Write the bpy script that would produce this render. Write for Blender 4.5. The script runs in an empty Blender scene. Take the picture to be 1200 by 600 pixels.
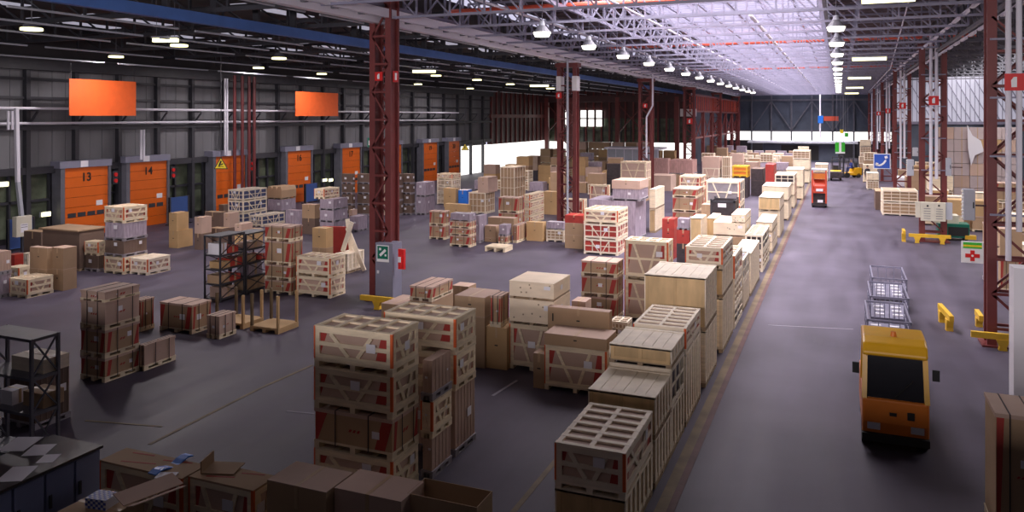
import bpy, bmesh, math, random
from mathutils import Vector, Matrix
random.seed(7)
sc = bpy.context.scene
COL = sc.collection
# ---------------------------------------------------------------- camera
FPX = 930.0; CAMH = 6.3; HORY = 137.0; TH = math.atan(384.0 / FPX)
cam_d = bpy.data.cameras.new('camera'); cam = bpy.data.objects.new('camera', cam_d); COL.objects.link(cam)
cam.location = (0, 0, CAMH); cam.rotation_euler = (math.pi / 2, 0, TH)
cam_d.sensor_fit = 'HORIZONTAL'; cam_d.sensor_width = 36; cam_d.lens = FPX / 1200 * 36
cam_d.shift_y = -(300 - HORY) / 1200.0; cam_d.clip_end = 600
sc.camera = cam
# ---------------------------------------------------------------- exposure, world, lights
vs = sc.view_settings
vs.view_transform = 'Standard'; vs.look = 'None'; vs.gamma = 1; vs.use_curve_mapping = False
vs.exposure = 0.0
w = bpy.data.worlds.new('world'); sc.world = w; w.use_nodes = True
w.node_tree.nodes['Background'].inputs[0].default_value = (0.75, 0.72, 0.95, 1)
w.node_tree.nodes['Background'].inputs[1].default_value = 0.9
SKY_E = 5.5          # skylight glazing strength
def area(name, loc, rot, sx, sy, power, col, spread=180):
    l = bpy.data.lights.new(name, 'AREA'); l.shape = 'RECTANGLE'; l.size = sx; l.size_y = sy
    l.energy = power; l.color = col; l.spread = math.radians(spread)
    o = bpy.data.objects.new(name, l); COL.objects.link(o); o.location = loc; o.rotation_euler = rot
    return o
# daylight entering by the roof glazing (lamp sits in the glazing plane)
area('skylight_main', (-4.9, 75, 11.87), (0, 0, 0), 8.4, 102, 28500, (1.0, 0.92, 0.96), 135)
LAMP_W = 250         # power of each dock-bay ceiling lamp
area('right_bay_fill', (12, 66, 11.2), (0, 0, 0), 4.0, 90, 8000, (1.0, 0.93, 0.93), 150)  # added fill lamp under the closed right bay roof, no glazing there
# fill lamp added behind the camera, out of view, to light stack fronts
area('rear_fill', (-7, -5.85, 6.85), (math.radians(90), 0, 0), 28.0, 1.1, 3700, (1.0, 0.91, 0.95), 180)

# ---------------------------------------------------------------- pixel <-> place
FW = (-math.sin(TH), math.cos(TH)); RT = (math.cos(TH), math.sin(TH))
def ray(px):
    s = (px - 600) / FPX
    return (FW[0] + RT[0] * s, FW[1] + RT[1] * s)
def G(px, py, z=0.0):
    d = FPX * (CAMH - z) / (py - HORY); r = ray(px)
    return Vector((d * r[0], d * r[1], z))
def D(px, d, py):      # point at view distance d
    r = ray(px); return Vector((d * r[0], d * r[1], CAMH - (py - HORY) * d / FPX))
def Xat(px, Y):
    r = ray(px); return r[0] / r[1] * Y
def Yat(px, X):
    r = ray(px); return X / r[0] * r[1]
def depth(x, y): return x * FW[0] + y * FW[1]
def Zat(py, x, y): return CAMH - (py - HORY) * depth(x, y) / FPX

# ---------------------------------------------------------------- materials
M = {}
def mat(name, col, rough=0.6, var=0.0, noise=0.0, nscale=6.0, stretch=(1, 1, 1), metal=0.0, emit=None, es=0.0,
        bump=0.0, alpha=1.0, spec=0.5, col2=None, coords='Object'):
    m = bpy.data.materials.new(name); m.use_nodes = True; nt = m.node_tree; N = nt.nodes; L = nt.links
    b = N['Principled BSDF']
    b.inputs['Base Color'].default_value = (*col, 1); b.inputs['Roughness'].default_value = rough
    b.inputs['Metallic'].default_value = metal; b.inputs['Specular IOR Level'].default_value = spec
    b.inputs['Alpha'].default_value = alpha
    out = None
    if noise > 0 or col2:
        tc = N.new('ShaderNodeTexCoord'); mp = N.new('ShaderNodeMapping'); mp.inputs['Scale'].default_value = stretch
        nz = N.new('ShaderNodeTexNoise'); nz.inputs['Scale'].default_value = nscale; nz.inputs['Detail'].default_value = 5
        L.new(tc.outputs[coords], mp.inputs[0]); L.new(mp.outputs[0], nz.inputs['Vector'])
        rp = N.new('ShaderNodeValToRGB')
        c2 = col2 or tuple(c * (1 - noise) for c in col)
        rp.color_ramp.elements[0].position = 0.32; rp.color_ramp.elements[1].position = 0.68
        rp.color_ramp.elements[0].color = (*c2, 1); rp.color_ramp.elements[1].color = (*col, 1)
        L.new(nz.outputs['Fac'], rp.inputs[0]); out = rp.outputs[0]
        if bump:
            bp = N.new('ShaderNodeBump'); bp.inputs['Strength'].default_value = bump; bp.inputs['Distance'].default_value = 0.02
            L.new(nz.outputs['Fac'], bp.inputs['Height']); L.new(bp.outputs[0], b.inputs['Normal'])
    if var > 0:
        oi = N.new('ShaderNodeObjectInfo'); mr = N.new('ShaderNodeMapRange')
        mr.inputs['To Min'].default_value = 1 - var; mr.inputs['To Max'].default_value = 1 + var * 0.6
        L.new(oi.outputs['Random'], mr.inputs['Value'])
        hs = N.new('ShaderNodeHueSaturation')
        if out: L.new(out, hs.inputs['Color'])
        else: hs.inputs['Color'].default_value = (*col, 1)
        L.new(mr.outputs[0], hs.inputs['Value']); out = hs.outputs[0]
    if out: L.new(out, b.inputs['Base Color'])
    if emit:
        b.inputs['Emission Color'].default_value = (*emit, 1); b.inputs['Emission Strength'].default_value = es
    M[name] = m
    return m
mat('pine', (0.93, 0.78, 0.55), 0.65, 0.16, 0.22, 3.0, (1, 1, 5))
mat('pale_pine', (0.95, 0.83, 0.65), 0.6, 0.10, 0.15, 3.0, (1, 1, 5))
mat('plywood', (0.72, 0.50, 0.25), 0.6, 0.14, 0.28, 2.2, (2, 2, 0.6))
mat('pale_plywood', (0.92, 0.76, 0.56), 0.6, 0.06, 0.14, 2.0, (1, 1, 3))
mat('old_wood', (0.46, 0.34, 0.22), 0.8, 0.2, 0.3, 3.0, (1, 1, 4))
mat('grey_wood', (0.36, 0.33, 0.36), 0.8, 0.15, 0.3, 3.0)
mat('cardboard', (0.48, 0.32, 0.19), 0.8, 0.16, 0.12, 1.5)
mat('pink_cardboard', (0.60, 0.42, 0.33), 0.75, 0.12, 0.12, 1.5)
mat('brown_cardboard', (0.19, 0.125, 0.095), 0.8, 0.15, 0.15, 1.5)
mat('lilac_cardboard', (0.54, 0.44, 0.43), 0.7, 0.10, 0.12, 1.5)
mat('tan_cardboard', (0.62, 0.40, 0.19), 0.75, 0.12, 0.12, 1.5)
mat('film', (0.50, 0.42, 0.50), 0.28, 0.15, 0.35, 5.0, (3, 3, 0.5), bump=0.5)
mat('pink_film', (0.62, 0.36, 0.32), 0.3, 0.12, 0.3, 5.0, (3, 3, 0.5), bump=0.4)
mat('red_goods', (0.50, 0.05, 0.035), 0.5, 0.15, 0.2, 4)
mat('blue_goods', (0.09, 0.11, 0.24), 0.3, 0.15, 0.4, 5)
mat('dark_goods', (0.06, 0.045, 0.05), 0.5, 0.2, 0.4, 5)
mat('print_red', (0.42, 0.045, 0.035), 0.7)
mat('edge_orange', (0.72, 0.13, 0.03), 0.6)
mat('strap_black', (0.03, 0.025, 0.03), 0.5)
mat('paper_white', (0.82, 0.80, 0.84), 0.7)
mat('tape_tan', (0.50, 0.34, 0.2), 0.35)
mat('red_steel', (0.19, 0.036, 0.034), 0.45, 0.06, 0.18, 2.0)
mat('dark_red_steel', (0.075, 0.024, 0.026), 0.5, 0.06, 0.2, 2.0)
mat('white_steel', (0.78, 0.76, 0.84), 0.35)
mat('galv', (0.27, 0.26, 0.35), 0.4, 0.0, 0.2, 2.0, metal=0.2)
mat('dark_steel', (0.045, 0.045, 0.055), 0.5, 0.0, 0.25, 2.0)
mat('mid_steel', (0.16, 0.16, 0.19), 0.5, 0.0, 0.25, 2.0)
mat('blue_steel', (0.10, 0.22, 0.60), 0.5, 0.0, 0.2, 1.0)
mat('blue_panel', (0.05, 0.11, 0.33), 0.5, 0.0, 0.2, 1.0)
mat('clad_grey', (0.22, 0.22, 0.235), 0.7, 0.0, 0.35, 0.6, (1, 1, 0.3))
mat('clad_blue', (0.10, 0.12, 0.16), 0.7, 0.0, 0.3, 0.6)
mat('roof_dark', (0.05, 0.045, 0.05), 0.85, 0.0, 0.3, 0.8)
mat('roof_pink', (0.20, 0.15, 0.16), 0.8, 0.0, 0.3, 0.5)
mat('door_orange', (0.80, 0.15, 0.012), 0.4, 0.05, 0.1, 1.0)
mat('banner_orange', (0.85, 0.13, 0.02), 0.6, 0.03, 0.1, 3.0)
mat('yellow_paint', (0.80, 0.48, 0.03), 0.45, 0.03, 0.15, 4)
mat('truck_yellow', (0.80, 0.42, 0.015), 0.3, 0.03, 0.1, 3)
mat('truck_orange', (0.72, 0.20, 0.02), 0.35, 0.03, 0.1, 3)
mat('truck_red', (0.62, 0.07, 0.03), 0.4, 0.05, 0.1, 3)
mat('rubber', (0.02, 0.02, 0.02), 0.8)
mat('glass_dark', (0.02, 0.02, 0.025), 0.06, spec=0.8)
mat('cabinet_grey', (0.26, 0.26, 0.34), 0.4, 0.03, 0.1, 2)
mat('cabinet_blue', (0.20, 0.23, 0.38), 0.45, 0.03, 0.1, 2)
mat('cream_paint', (0.72, 0.68, 0.55), 0.45, 0.03, 0.1, 3)
mat('light_grey', (0.50, 0.52, 0.58), 0.4, 0.03, 0.1, 3)
mat('sign_blue', (0.02, 0.09, 0.48), 0.4)
mat('sign_green', (0.05, 0.50, 0.04), 0.4)
mat('sign_dgreen', (0.0, 0.16, 0.10), 0.4)
mat('sign_yellow', (0.85, 0.66, 0.02), 0.4)
mat('sign_red', (0.70, 0.015, 0.015), 0.4)
mat('sign_white', (0.88, 0.88, 0.88), 0.4)
mat('black', (0.015, 0.015, 0.015), 0.5)
mat('red_pipe', (0.72, 0.12, 0.07), 0.4)
mat('pipe_dred', (0.15, 0.02, 0.022), 0.4)
mat('glazing', (0.5, 0.45, 0.5), 0.4, emit=(0.93, 0.86, 1.0), es=1.8)
mat('daylight_pane', (0.6, 0.6, 0.6), 0.4, emit=(1.0, 0.97, 0.93), es=1.6)
mat('dusk_pane', (0.15, 0.18, 0.12), 0.2, noise=0.6, nscale=1.2)
mat('pane_lilac', (0.3, 0.3, 0.35), 0.4, emit=(0.85, 0.82, 1.0), es=0.38)
mat('lamp_warm', (0.9, 0.9, 0.6), 0.4, emit=(1.0, 0.93, 0.45), es=3.0)
mat('lamp_white', (0.9, 0.9, 0.8), 0.4, emit=(1.0, 0.96, 0.80), es=3.5)
for k in ('lamp_warm', 'lamp_white', 'daylight_pane', 'glazing'):
    try: M[k].cycles.emission_sampling = 'NONE' if 'lamp' in k else 'AUTO'
    except Exception: pass
mat('skin', (0.55, 0.32, 0.22), 0.5); mat('cloth_blue', (0.03, 0.05, 0.22), 0.8); mat('cloth_dark', (0.02, 0.02, 0.03), 0.8); mat('hair', (0.03, 0.02, 0.015), 0.7)
mat('blue_bright', (0.03, 0.20, 0.75), 0.4); mat('check_blue', (0.10, 0.15, 0.5), 0.5)

# ---------------------------------------------------------------- mesh builder
class MB:
    def __init__(s): s.v = []; s.f = []
    def box(s, cx, cy, cz, sx, sy, sz, rz=0.0, rx=0.0, ry=0.0):
        i = len(s.v); hx, hy, hz = sx / 2, sy / 2, sz / 2
        R = (Matrix.Rotation(rz, 3, 'Z') @ Matrix.Rotation(ry, 3, 'Y') @ Matrix.Rotation(rx, 3, 'X')) if (rz or rx or ry) else None
        for a, b, c in ((-1, -1, -1), (1, -1, -1), (1, 1, -1), (-1, 1, -1), (-1, -1, 1), (1, -1, 1), (1, 1, 1), (-1, 1, 1)):
            p = Vector((a * hx, b * hy, c * hz))
            if R: p = R @ p
            s.v.append((p.x + cx, p.y + cy, p.z + cz))
        for q in ((0, 3, 2, 1), (4, 5, 6, 7), (0, 1, 5, 4), (1, 2, 6, 5), (2, 3, 7, 6), (3, 0, 4, 7)):
            s.f.append(tuple(i + k for k in q))
        return s
    def b2(s, x0, x1, y0, y1, z0, z1): return s.box((x0 + x1) / 2, (y0 + y1) / 2, (z0 + z1) / 2, x1 - x0, y1 - y0, z1 - z0)
    def bar(s, a, b, w, h=None):
        a = Vector(a); b = Vector(b); h = h or w; d = b - a
        if d.length < 1e-6: return s
        d.normalize(); up = Vector((0, 0, 1)) if abs(d.z) < 0.98 else Vector((0, 1, 0))
        x = d.cross(up).normalized(); y = x.cross(d).normalized(); i = len(s.v)
        for p in (a, b):
            for u, t in ((-1, -1), (1, -1), (1, 1), (-1, 1)):
                q = p + x * (u * w / 2) + y * (t * h / 2); s.v.append(tuple(q))
        for q in ((0, 1, 2, 3), (7, 6, 5, 4), (0, 4, 5, 1), (1, 5, 6, 2), (2, 6, 7, 3), (3, 7, 4, 0)):
            s.f.append(tuple(i + k for k in q))
        return s
    def tube(s, a, b, r, n=10, r2=None):
        a = Vector(a); b = Vector(b); d = (b - a).normalized(); r2 = r if r2 is None else r2
        up = Vector((0, 0, 1)) if abs(d.z) < 0.98 else Vector((0, 1, 0))
        x = d.cross(up).normalized(); y = x.cross(d).normalized(); i = len(s.v)
        for p, rr in ((a, r), (b, r2)):
            for k in range(n):
                t = 2 * math.pi * k / n; s.v.append(tuple(p + x * (rr * math.cos(t)) + y * (rr * math.sin(t))))
        for k in range(n):
            k2 = (k + 1) % n; s.f.append((i + k, i + k2, i + n + k2, i + n + k))
        s.f.append(tuple(i + k for k in range(n))[::-1]); s.f.append(tuple(i + n + k for k in range(n)))
        return s
    def prism(s, pts, axis, t0, t1):     # polygon pts (2D) extruded along axis 'x','y','z'
        i = len(s.v); n = len(pts)
        for t in (t0, t1):
            for p in pts:
                s.v.append({'x': (t, p[0], p[1]), 'y': (p[0], t, p[1]), 'z': (p[0], p[1], t)}[axis])
        s.f.append(tuple(i + k for k in range(n))); s.f.append(tuple(i + n + k for k in range(n))[::-1])
        for k in range(n):
            k2 = (k + 1) % n; s.f.append((i + k, i + n + k, i + n + k2, i + k2))
        return s
    def mesh(s, name):
        me = bpy.data.meshes.new(name); me.from_pydata(s.v, [], s.f); me.update()
        bm = bmesh.new(); bm.from_mesh(me); bmesh.ops.recalc_face_normals(bm, faces=bm.faces); bm.to_mesh(me); bm.free()
        return me
    def obj(s, name, m, parent=None, label=None, bevel=0):
        me = s.mesh(name); me.materials.append(M[m]); o = bpy.data.objects.new(name, me); COL.objects.link(o)
        if parent: o.parent = parent
        if label: o['label'] = label
        if bevel:
            bv = o.modifiers.new('bevel', 'BEVEL'); bv.width = bevel; bv.segments = 2
        return o
def tag(o, label, cat, group=None, kind=None):
    o['label'] = label; o['category'] = cat
    if group: o['group'] = group
    if kind: o['kind'] = kind
    return o
def thing(name, label, cat, loc, rz=0.0, group=None):
    o = bpy.data.objects.new(name, None); COL.objects.link(o); o.location = loc; o.rotation_euler = (0, 0, rz)
    o.empty_display_size = 0.2
    return tag(o, label, cat, group)
def struct(o): o['kind'] = 'structure'; return o
def dup(root, loc, rz=None, label=None):
    r = root.copy(); COL.objects.link(r); r.location = loc
    if rz is not None: r.rotation_euler = (0, 0, rz)
    if label: r['label'] = label
    for ch in list(root.children):
        c = ch.copy(); COL.objects.link(c); c.parent = r
        for g in list(ch.children):
            q = g.copy(); COL.objects.link(q); q.parent = c
    return r
def text_mesh(txt, size, name, m, parent, loc, rot, depth_=0.006, bold=0.0):
    c = bpy.data.curves.new(name, 'FONT'); c.body = txt; c.size = size; c.extrude = depth_; c.align_x = 'CENTER'; c.align_y = 'CENTER'; c.offset = bold
    o = bpy.data.objects.new(name, c); COL.objects.link(o)
    me = bpy.data.meshes.new_from_object(o.evaluated_get(bpy.context.evaluated_depsgraph_get()))
    bpy.data.objects.remove(o); n = bpy.data.objects.new(name, me); COL.objects.link(n)
    me.materials.clear(); me.materials.append(M[m]); n.parent = parent; n.location = loc; n.rotation_euler = rot
    return n
# ================================================================ THE SETTING
XL, XR = -14.5, 4.2             # the two column lines
XW = -37.5                      # wall with the dock doors
YE = 132.0                      # far end wall
def floor_mat():
    m = bpy.data.materials.new('floor_concrete'); m.use_nodes = True; nt = m.node_tree; N = nt.nodes; L = nt.links
    b = N['Principled BSDF']; tc = N.new('ShaderNodeTexCoord')
    n1 = N.new('ShaderNodeTexNoise'); n1.inputs['Scale'].default_value = 0.35; n1.inputs['Detail'].default_value = 8
    mp = N.new('ShaderNodeMapping'); mp.inputs['Scale'].default_value = (1.0, 0.12, 1)
    n2 = N.new('ShaderNodeTexNoise'); n2.inputs['Scale'].default_value = 1.6; n2.inputs['Detail'].default_value = 6
    L.new(tc.outputs['Object'], n1.inputs['Vector']); L.new(tc.outputs['Object'], mp.inputs[0]); L.new(mp.outputs[0], n2.inputs['Vector'])
    mx = N.new('ShaderNodeMath'); mx.operation = 'ADD'; L.new(n1.outputs['Fac'], mx.inputs[0]); L.new(n2.outputs['Fac'], mx.inputs[1])
    rp = N.new('ShaderNodeValToRGB'); e = rp.color_ramp.elements
    e[0].position = 0.7; e[0].color = (0.042, 0.034, 0.052, 1); e[1].position = 1.35; e[1].color = (0.100, 0.085, 0.122, 1)
    hf = N.new('ShaderNodeMath'); hf.operation = 'MULTIPLY'; hf.inputs[1].default_value = 1.0; L.new(mx.outputs[0], hf.inputs[0])
    e[0].position = 0.35; e[1].position = 0.65; hf.inputs[1].default_value = 0.5
    L.new(hf.outputs[0], rp.inputs[0]); L.new(rp.outputs[0], b.inputs['Base Color'])
    b.inputs['Specular IOR Level'].default_value = 0.3
    rr = N.new('ShaderNodeMapRange'); rr.inputs['To Min'].default_value = 0.42; rr.inputs['To Max'].default_value = 0.7
    L.new(n2.outputs['Fac'], rr.inputs['Value']); L.new(rr.outputs[0], b.inputs['Roughness'])
    return m
M['floor'] = floor_mat()
struct(MB().b2(-60, 40, -6, 150, -0.3, 0).obj('floor', 'floor'))
mat('worn_yellow', (0.20, 0.14, 0.075), 0.7, noise=0.45, nscale=2.0)
mat('worn_red', (0.13, 0.055, 0.055), 0.7, noise=0.5, nscale=2.0)
mat('worn_white', (0.30, 0.28, 0.33), 0.7, noise=0.3, nscale=3.0)
k = struct(MB().b2(-2.74, -2.56, 6, 118, 0.001, 0.012).obj('trim_1', 'worn_yellow'))
k = struct(MB().b2(-2.56, -2.44, 6, 118, 0.001, 0.010).obj('trim_2', 'worn_red'))
m_ = MB(); m_.b2(-4.86, -4.76, 10.5, 14.2, 0.001, 0.006); struct(m_.obj('trim_3', 'worn_yellow'))
def floorline(n, p, q, wd, m):
    a = G(*p); b = G(*q); a.z = b.z = 0.004; struct(MB().bar(a, b, wd, 0.004).obj('trim_%d' % n, m))
floorline(4, (577, 464), (606, 446), 0.07, 'worn_white')
floorline(5, (175, 521), (305, 455), 0.08, 'worn_yellow')
floorline(6, (305, 455), (366, 428), 0.08, 'worn_yellow')
floorline(7, (336, 482), (368, 485), 0.06, 'worn_white')
floorline(8, (900, 381), (1000, 386), 0.05, 'worn_white')
floorline(9, (100, 493), (190, 500), 0.06, 'worn_yellow')

# ---- wall with dock doors (x = XW), split in upper cladding and lower band
m = MB()
y = 4.0
while y < 84:                                  # vertical clad sheets
    m.b2(XW - 0.12, XW - 0.03 * random.random(), y + 0.01, y + 0.74, 3.55, 9.4); y += 0.75
wl = struct(m.obj('wall_left', 'clad_grey'))
m = MB(); y = 5.5; yy = []
while y < 84: yy.append(y); y += 2.72 if y < 60 else 3.2
for y in yy: m.b2(XW, XW + 0.28, y - 0.11, y + 0.11, 0, 9.2)
m.obj('wall_stanchions', 'dark_steel', wl)
m = MB()
for z, h, t in ((3.6, .35, .25), (5.75, .22, .30), (7.25, .14, .15), (8.2, .14, .15), (8.95, .6, .5)):
    m.b2(XW, XW + t, 4, 84, z - h / 2, z + h / 2)
m.obj('wall_girts', 'dark_steel', wl)
m = MB()
for y in yy:
    m.bar((XW + .15, y, 5.75), (XW + .9, y, 6.55), 0.08); m.bar((XW + .1, y, 6.62), (XW + .95, y, 6.62), 0.07)
m.obj('pipe_brackets', 'dark_steel', wl)
lb = MB(); lb.b2(XW - 0.6, XW - 0.45, 4, 84, 0, 3.6)
struct(lb.obj('wall_left_lower', 'roof_dark'))
# far part of the left side: open dock bay with daylight, wall above it
q = struct(MB().b2(XW - 0.3, XW, 84, 104, 3.1, 9.6).obj('wall_left_far', 'dark_red_steel'))
m = MB(); y = 84.3
while y < 104: m.b2(XW, XW + .15, y, y + .3, 3.1, 9.4); y += 1.5
m.b2(XW, XW + .2, 84, 104, 6.2, 6.6); m.obj('wall_ribs', 'red_steel', q)
struct(MB().b2(XW - 0.3, XW - 0.25, 75.5, 104, 0, 3.1).obj('window_1', 'daylight_pane'))
# partial end wall of the left bay
m = MB(); m.b2(XW, -17.5, 104, 104.3, 6.1, 10.5)
we = struct(m.obj('wall_back_left', 'dark_red_steel'))
m = MB()
x = XW + 1
while x < -18: m.b2(x, x + .22, 103.8, 104.0, 3.0, 10.0); x += 1.1
m.obj('wall_ribs', 'red_steel', we)
struct(MB().b2(XW, -17.5, 104.05, 104.2, 2.9, 6.1).obj('window_2', 'dusk_pane'))
m = MB()
x = XW
while x < -17.5: m.b2(x - .06, x + .06, 103.9, 104.04, 2.9, 6.1); x += 1.3
m.b2(XW, -17.5, 103.9, 104.04, 4.4, 4.5)
struct(m.obj('window_2_bars', 'dark_steel'))
struct(MB().b2(XW, -17.5, 104.05, 104.2, 0, 2.9).obj('window_3', 'daylight_pane'))
m = MB(); m.b2(-35, -29.5, 103.7, 103.85, 5.0, 7.2); struct(m.obj('window_4', 'daylight_pane'))
m = MB()
for k in range(6): m.b2(-35 + k * 1.1 - .12, -35 + k * 1.1 + .12, 103.5, 103.7, 4.9, 7.3)
m.b2(-35.1, -29.4, 103.5, 103.7, 6.0, 6.15)
struct(m.obj('window_4_bars', 'dark_red_steel'))
struct(MB().b2(-17.6, -17.3, 104, YE, 0, 10.5).obj('wall_side_return', 'clad_blue'))
# far end wall
struct(MB().b2(-17.5, 30, YE, YE + .3, 4.0, 12).obj('wall_back', 'clad_blue'))
struct(MB().b2(-17.5, 30, YE + .02, YE + .25, 2.6, 4.0).obj('window_5', 'daylight_pane'))
struct(MB().b2(-17.5, 30, YE, YE + .3, 0, 2.6).obj('wall_back_lower', 'roof_dark'))
m = MB()
for k in range(16):
    x = -16 + k * 3.0; m.b2(x - .12, x + .12, YE - .35, YE - .1, 0, 10.5)
for x in (-13, -7, -1): m.bar((x, YE - .4, 4.2), (x + 3, YE - .4, 8.8), .16); m.bar((x + 6, YE - .4, 4.2), (x + 3, YE - .4, 8.8), .16)
m.b2(-17, 30, YE - .3, YE - .1, 4.0, 4.25); m.b2(-17, 30, YE - .3, YE - .1, 8.8, 9.1)
struct(m.obj('wall_back_frame', 'mid_steel'))
# right bay: end partition and outer wall
struct(MB().b2(5.6, 24, 96, 96.3, 0, 5.6).obj('wall_right_end_lower', 'clad_blue'))
struct(MB().b2(5.6, 24, 96.1, 96.2, 5.6, 10.6).obj('window_6', 'pane_lilac'))
m = MB()
for k in range(60):
    x = 5.6 + k * .42
    if x < 23.5: m.bar((x, 95.95, 5.6), (x, 95.95, 10.6), .06)
for k in range(24):
    x = 6 + k * .9
    if x + 2.4 < 24: m.bar((x, 95.9, 10.2), (x + 2.4, 95.9, 5.7), .08)
m.b2(5.6, 24, 95.85, 96.0, 5.5, 5.8)
struct(m.obj('window_6_bars', 'galv'))
struct(MB().b2(24, 24.3, -6, YE, 0, 11.5).obj('wall_right', 'clad_grey'))
struct(MB().b2(-60, 40, -6.3, -6, 0, 12).obj('wall_behind', 'clad_grey'))
struct(MB().b2(-21, 7, -6, -5.95, 6.3, 7.4).obj('rear_fill_backing', 'light_grey'))  # unseen backing panel added behind the rear fill lamp
struct(MB().b2(-38, 24, -6, 1.6, 4.8, 5.1).obj('rear_fill_blocker', 'clad_grey'))  # unseen slab added to keep the rear fill off the foreground
struct(MB().b2(XW - .6, XW - .3, -6, 4, 0, 11).obj('wall_left_near', 'clad_grey'))
# ---- roofs
ce = MB()
ce.b2(XL - .3, -9.2, -6, YE, 11.6, 11.75); ce.b2(-9.2, -0.6, -6, 24, 11.6, 11.75); ce.b2(-0.6, XR + .6, -6, YE, 11.6, 11.75)
struct(ce.obj('ceiling', 'roof_dark'))
rb = MB()
y = 20
while y < YE: rb.b2(XL, -9.2, y, y + .12, 11.48, 11.6); rb.b2(-0.6, XR + .6, y, y + .12, 11.48, 11.6); y += 1.2
struct(rb.obj('ceiling_ribs', 'roof_pink'))
struct(MB().b2(XW - .6, XL - .3, -6, YE, 10.9, 11.05).obj('ceiling_left_bay', 'roof_dark'))
m = MB()
for x in (-35, -31.5, -28, -23):
    y = 18
    while y < 100: m.b2(x, x + .8, y, y + 4.6, 10.86, 10.9); y += 7.5
struct(m.obj('window_10', 'pane_lilac'))
struct(MB().b2(XW - .15, XW + .02, 4, 104, 9.35, 10.9).obj('wall_left_top', 'roof_dark'))
struct(MB().b2(XR + .6, 24.3, -6, YE, 11.5, 11.65).obj('ceiling_right_bay', 'roof_dark'))
struct(MB().b2(-9.2, -0.6, 24, YE, 11.9, 11.95).obj('window_7', 'glazing'))
m = MB(); y = 24
while y < YE: m.b2(-9.2, -.6, y - .035, y + .035, 11.72, 11.9); y += 0.9
for x in (-9.2, -7.8, -6.3, -4.9, -3.5, -2.0, -.6): m.b2(x - .05, x + .05, 24, YE, 11.68, 11.9)
struct(m.obj('window_7_glazing_bars', 'galv'))
# ================================================================ ROOF STEEL
def lattice_truss(name, x0, x1, z0, z1, step, wc, wv, m, label, group, Y):
    t = thing(name, label, 'roof truss', (0, Y, 0), 0, group)
    MB().b2(x0, x1, -wc / 2, wc / 2, z0 - wc / 2, z0 + wc / 2).obj('lower_chord', m, t)
    MB().b2(x0, x1, -wc / 2, wc / 2, z1 - wc / 2, z1 + wc / 2).obj('upper_chord', m, t)
    n = max(1, round((x1 - x0) / step)); s = (x1 - x0) / n; w_ = MB()
    for i in range(n + 1): w_.bar((x0 + i * s, 0, z0), (x0 + i * s, 0, z1), wv)
    for i in range(n):
        w_.bar((x0 + i * s, 0, z1), (x0 + (i + 1) * s, 0, z0), wv * .8)
    w_.obj('web', m, t)
    return t
t0 = lattice_truss('roof_truss', XL, XR + .2, 9.70, 11.05, 1.27, .085, .06, 'galv', 'grey lattice roof truss spanning the main hall above the crates', 'lattice roof trusses of the main hall', 20)
y = 23.6
while y < YE - 1: dup(t0, (0, y, 0)); y += 10 / 3
t1 = lattice_truss('roof_truss', XW + .3, XL - .4, 9.75, 10.7, 1.6, .14, .08, 'dark_steel', 'dark roof truss over the bay by the orange dock doors', 'dark trusses over the dock bay', 20)
y = 25
while y < 104: dup(t1, (0, y, 0)); y += 5
t2 = lattice_truss('roof_truss', XR + .7, 24, 10.1, 11.3, 1.5, .12, .08, 'mid_steel', 'grey roof truss over the side bay right of the columns', 'trusses over the right side bay', 20)
y = 25
while y < 95: dup(t2, (0, y, 0)); y += 5
# lengthwise members
def long_beam(name, x, z, w_, h, m, label, cat='beam', y0=10, y1=130, group=None):
    o = MB().b2(x - w_ / 2, x + w_ / 2, y0, y1, z - h / 2, z + h / 2).obj(name, m); tag(o, label, cat, group); return o
g = thing('roof_gutter', 'white steel gutter beam along the left column line under the roof', 'gutter', (XL, 10, 9.45))
MB().b2(-.32, -.02, 0, 120, .05, .45).obj('gutter_trough', 'white_steel', g)
MB().b2(.20, .36, 0, 120, .22, .52).obj('gutter_flange', 'white_steel', g)
m = MB(); y = 0
while y < 120: m.b2(-.02, .20, y, y + .1, .2, .4); y += 1.5
m.obj('gutter_bracket', 'mid_steel', g)
def long_truss(name, x, z0, z1, step, m, label, y0, y1):
    t = thing(name, label, 'roof truss', (x, y0, 0))
    n = round((y1 - y0) / step); s = (y1 - y0) / n
    MB().b2(-.06, .06, 0, y1 - y0, z0 - .06, z0 + .06).obj('lower_chord', m, t)
    MB().b2(-.06, .06, 0, y1 - y0, z1 - .06, z1 + .06).obj('upper_chord', m, t)
    w_ = MB()
    for i in range(n): w_.bar((0, i * s, z0), (0, i * s, z1), .08); w_.bar((0, i * s, z0), (0, (i + 1) * s, z1), .06)
    w_.obj('web', m, t); return t
long_truss('edge_truss', XL + .1, 10.1, 11.3, 1.6, 'galv', 'lengthwise lattice truss above the white gutter beam', 12, 130)
long_truss('edge_truss', XR + .3, 9.6, 10.9, 1.6, 'mid_steel', 'lengthwise lattice truss above the right column line', 12, 130)
long_truss('edge_truss', -9.3, 10.3, 11.4, 1.8, 'galv', 'lengthwise lattice truss at the left edge of the skylight', 22, 130)
long_truss('edge_truss', -0.5, 10.3, 11.4, 1.8, 'mid_steel', 'lengthwise lattice truss at the right edge of the skylight', 22, 130)
long_beam('crane_beam', -18.7, 9.42, .25, .34, 'blue_steel', 'blue painted steel beam running the length of the dock bay')
m = MB(); y = 12
bb = bpy.data.objects['crane_beam']
while y < 128: m.b2(-18.7 - .12, -18.7 + .12, y, y + .12, 9.5, 10.9); y += 2.0
m.obj('hanger', 'dark_steel', bb)
long_beam('cable_tray', -3.0 + 0, 10.0, .12, .08, 'white_steel', 'thin white cable tray hung below the skylight', 'tray', 30, 120)
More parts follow.
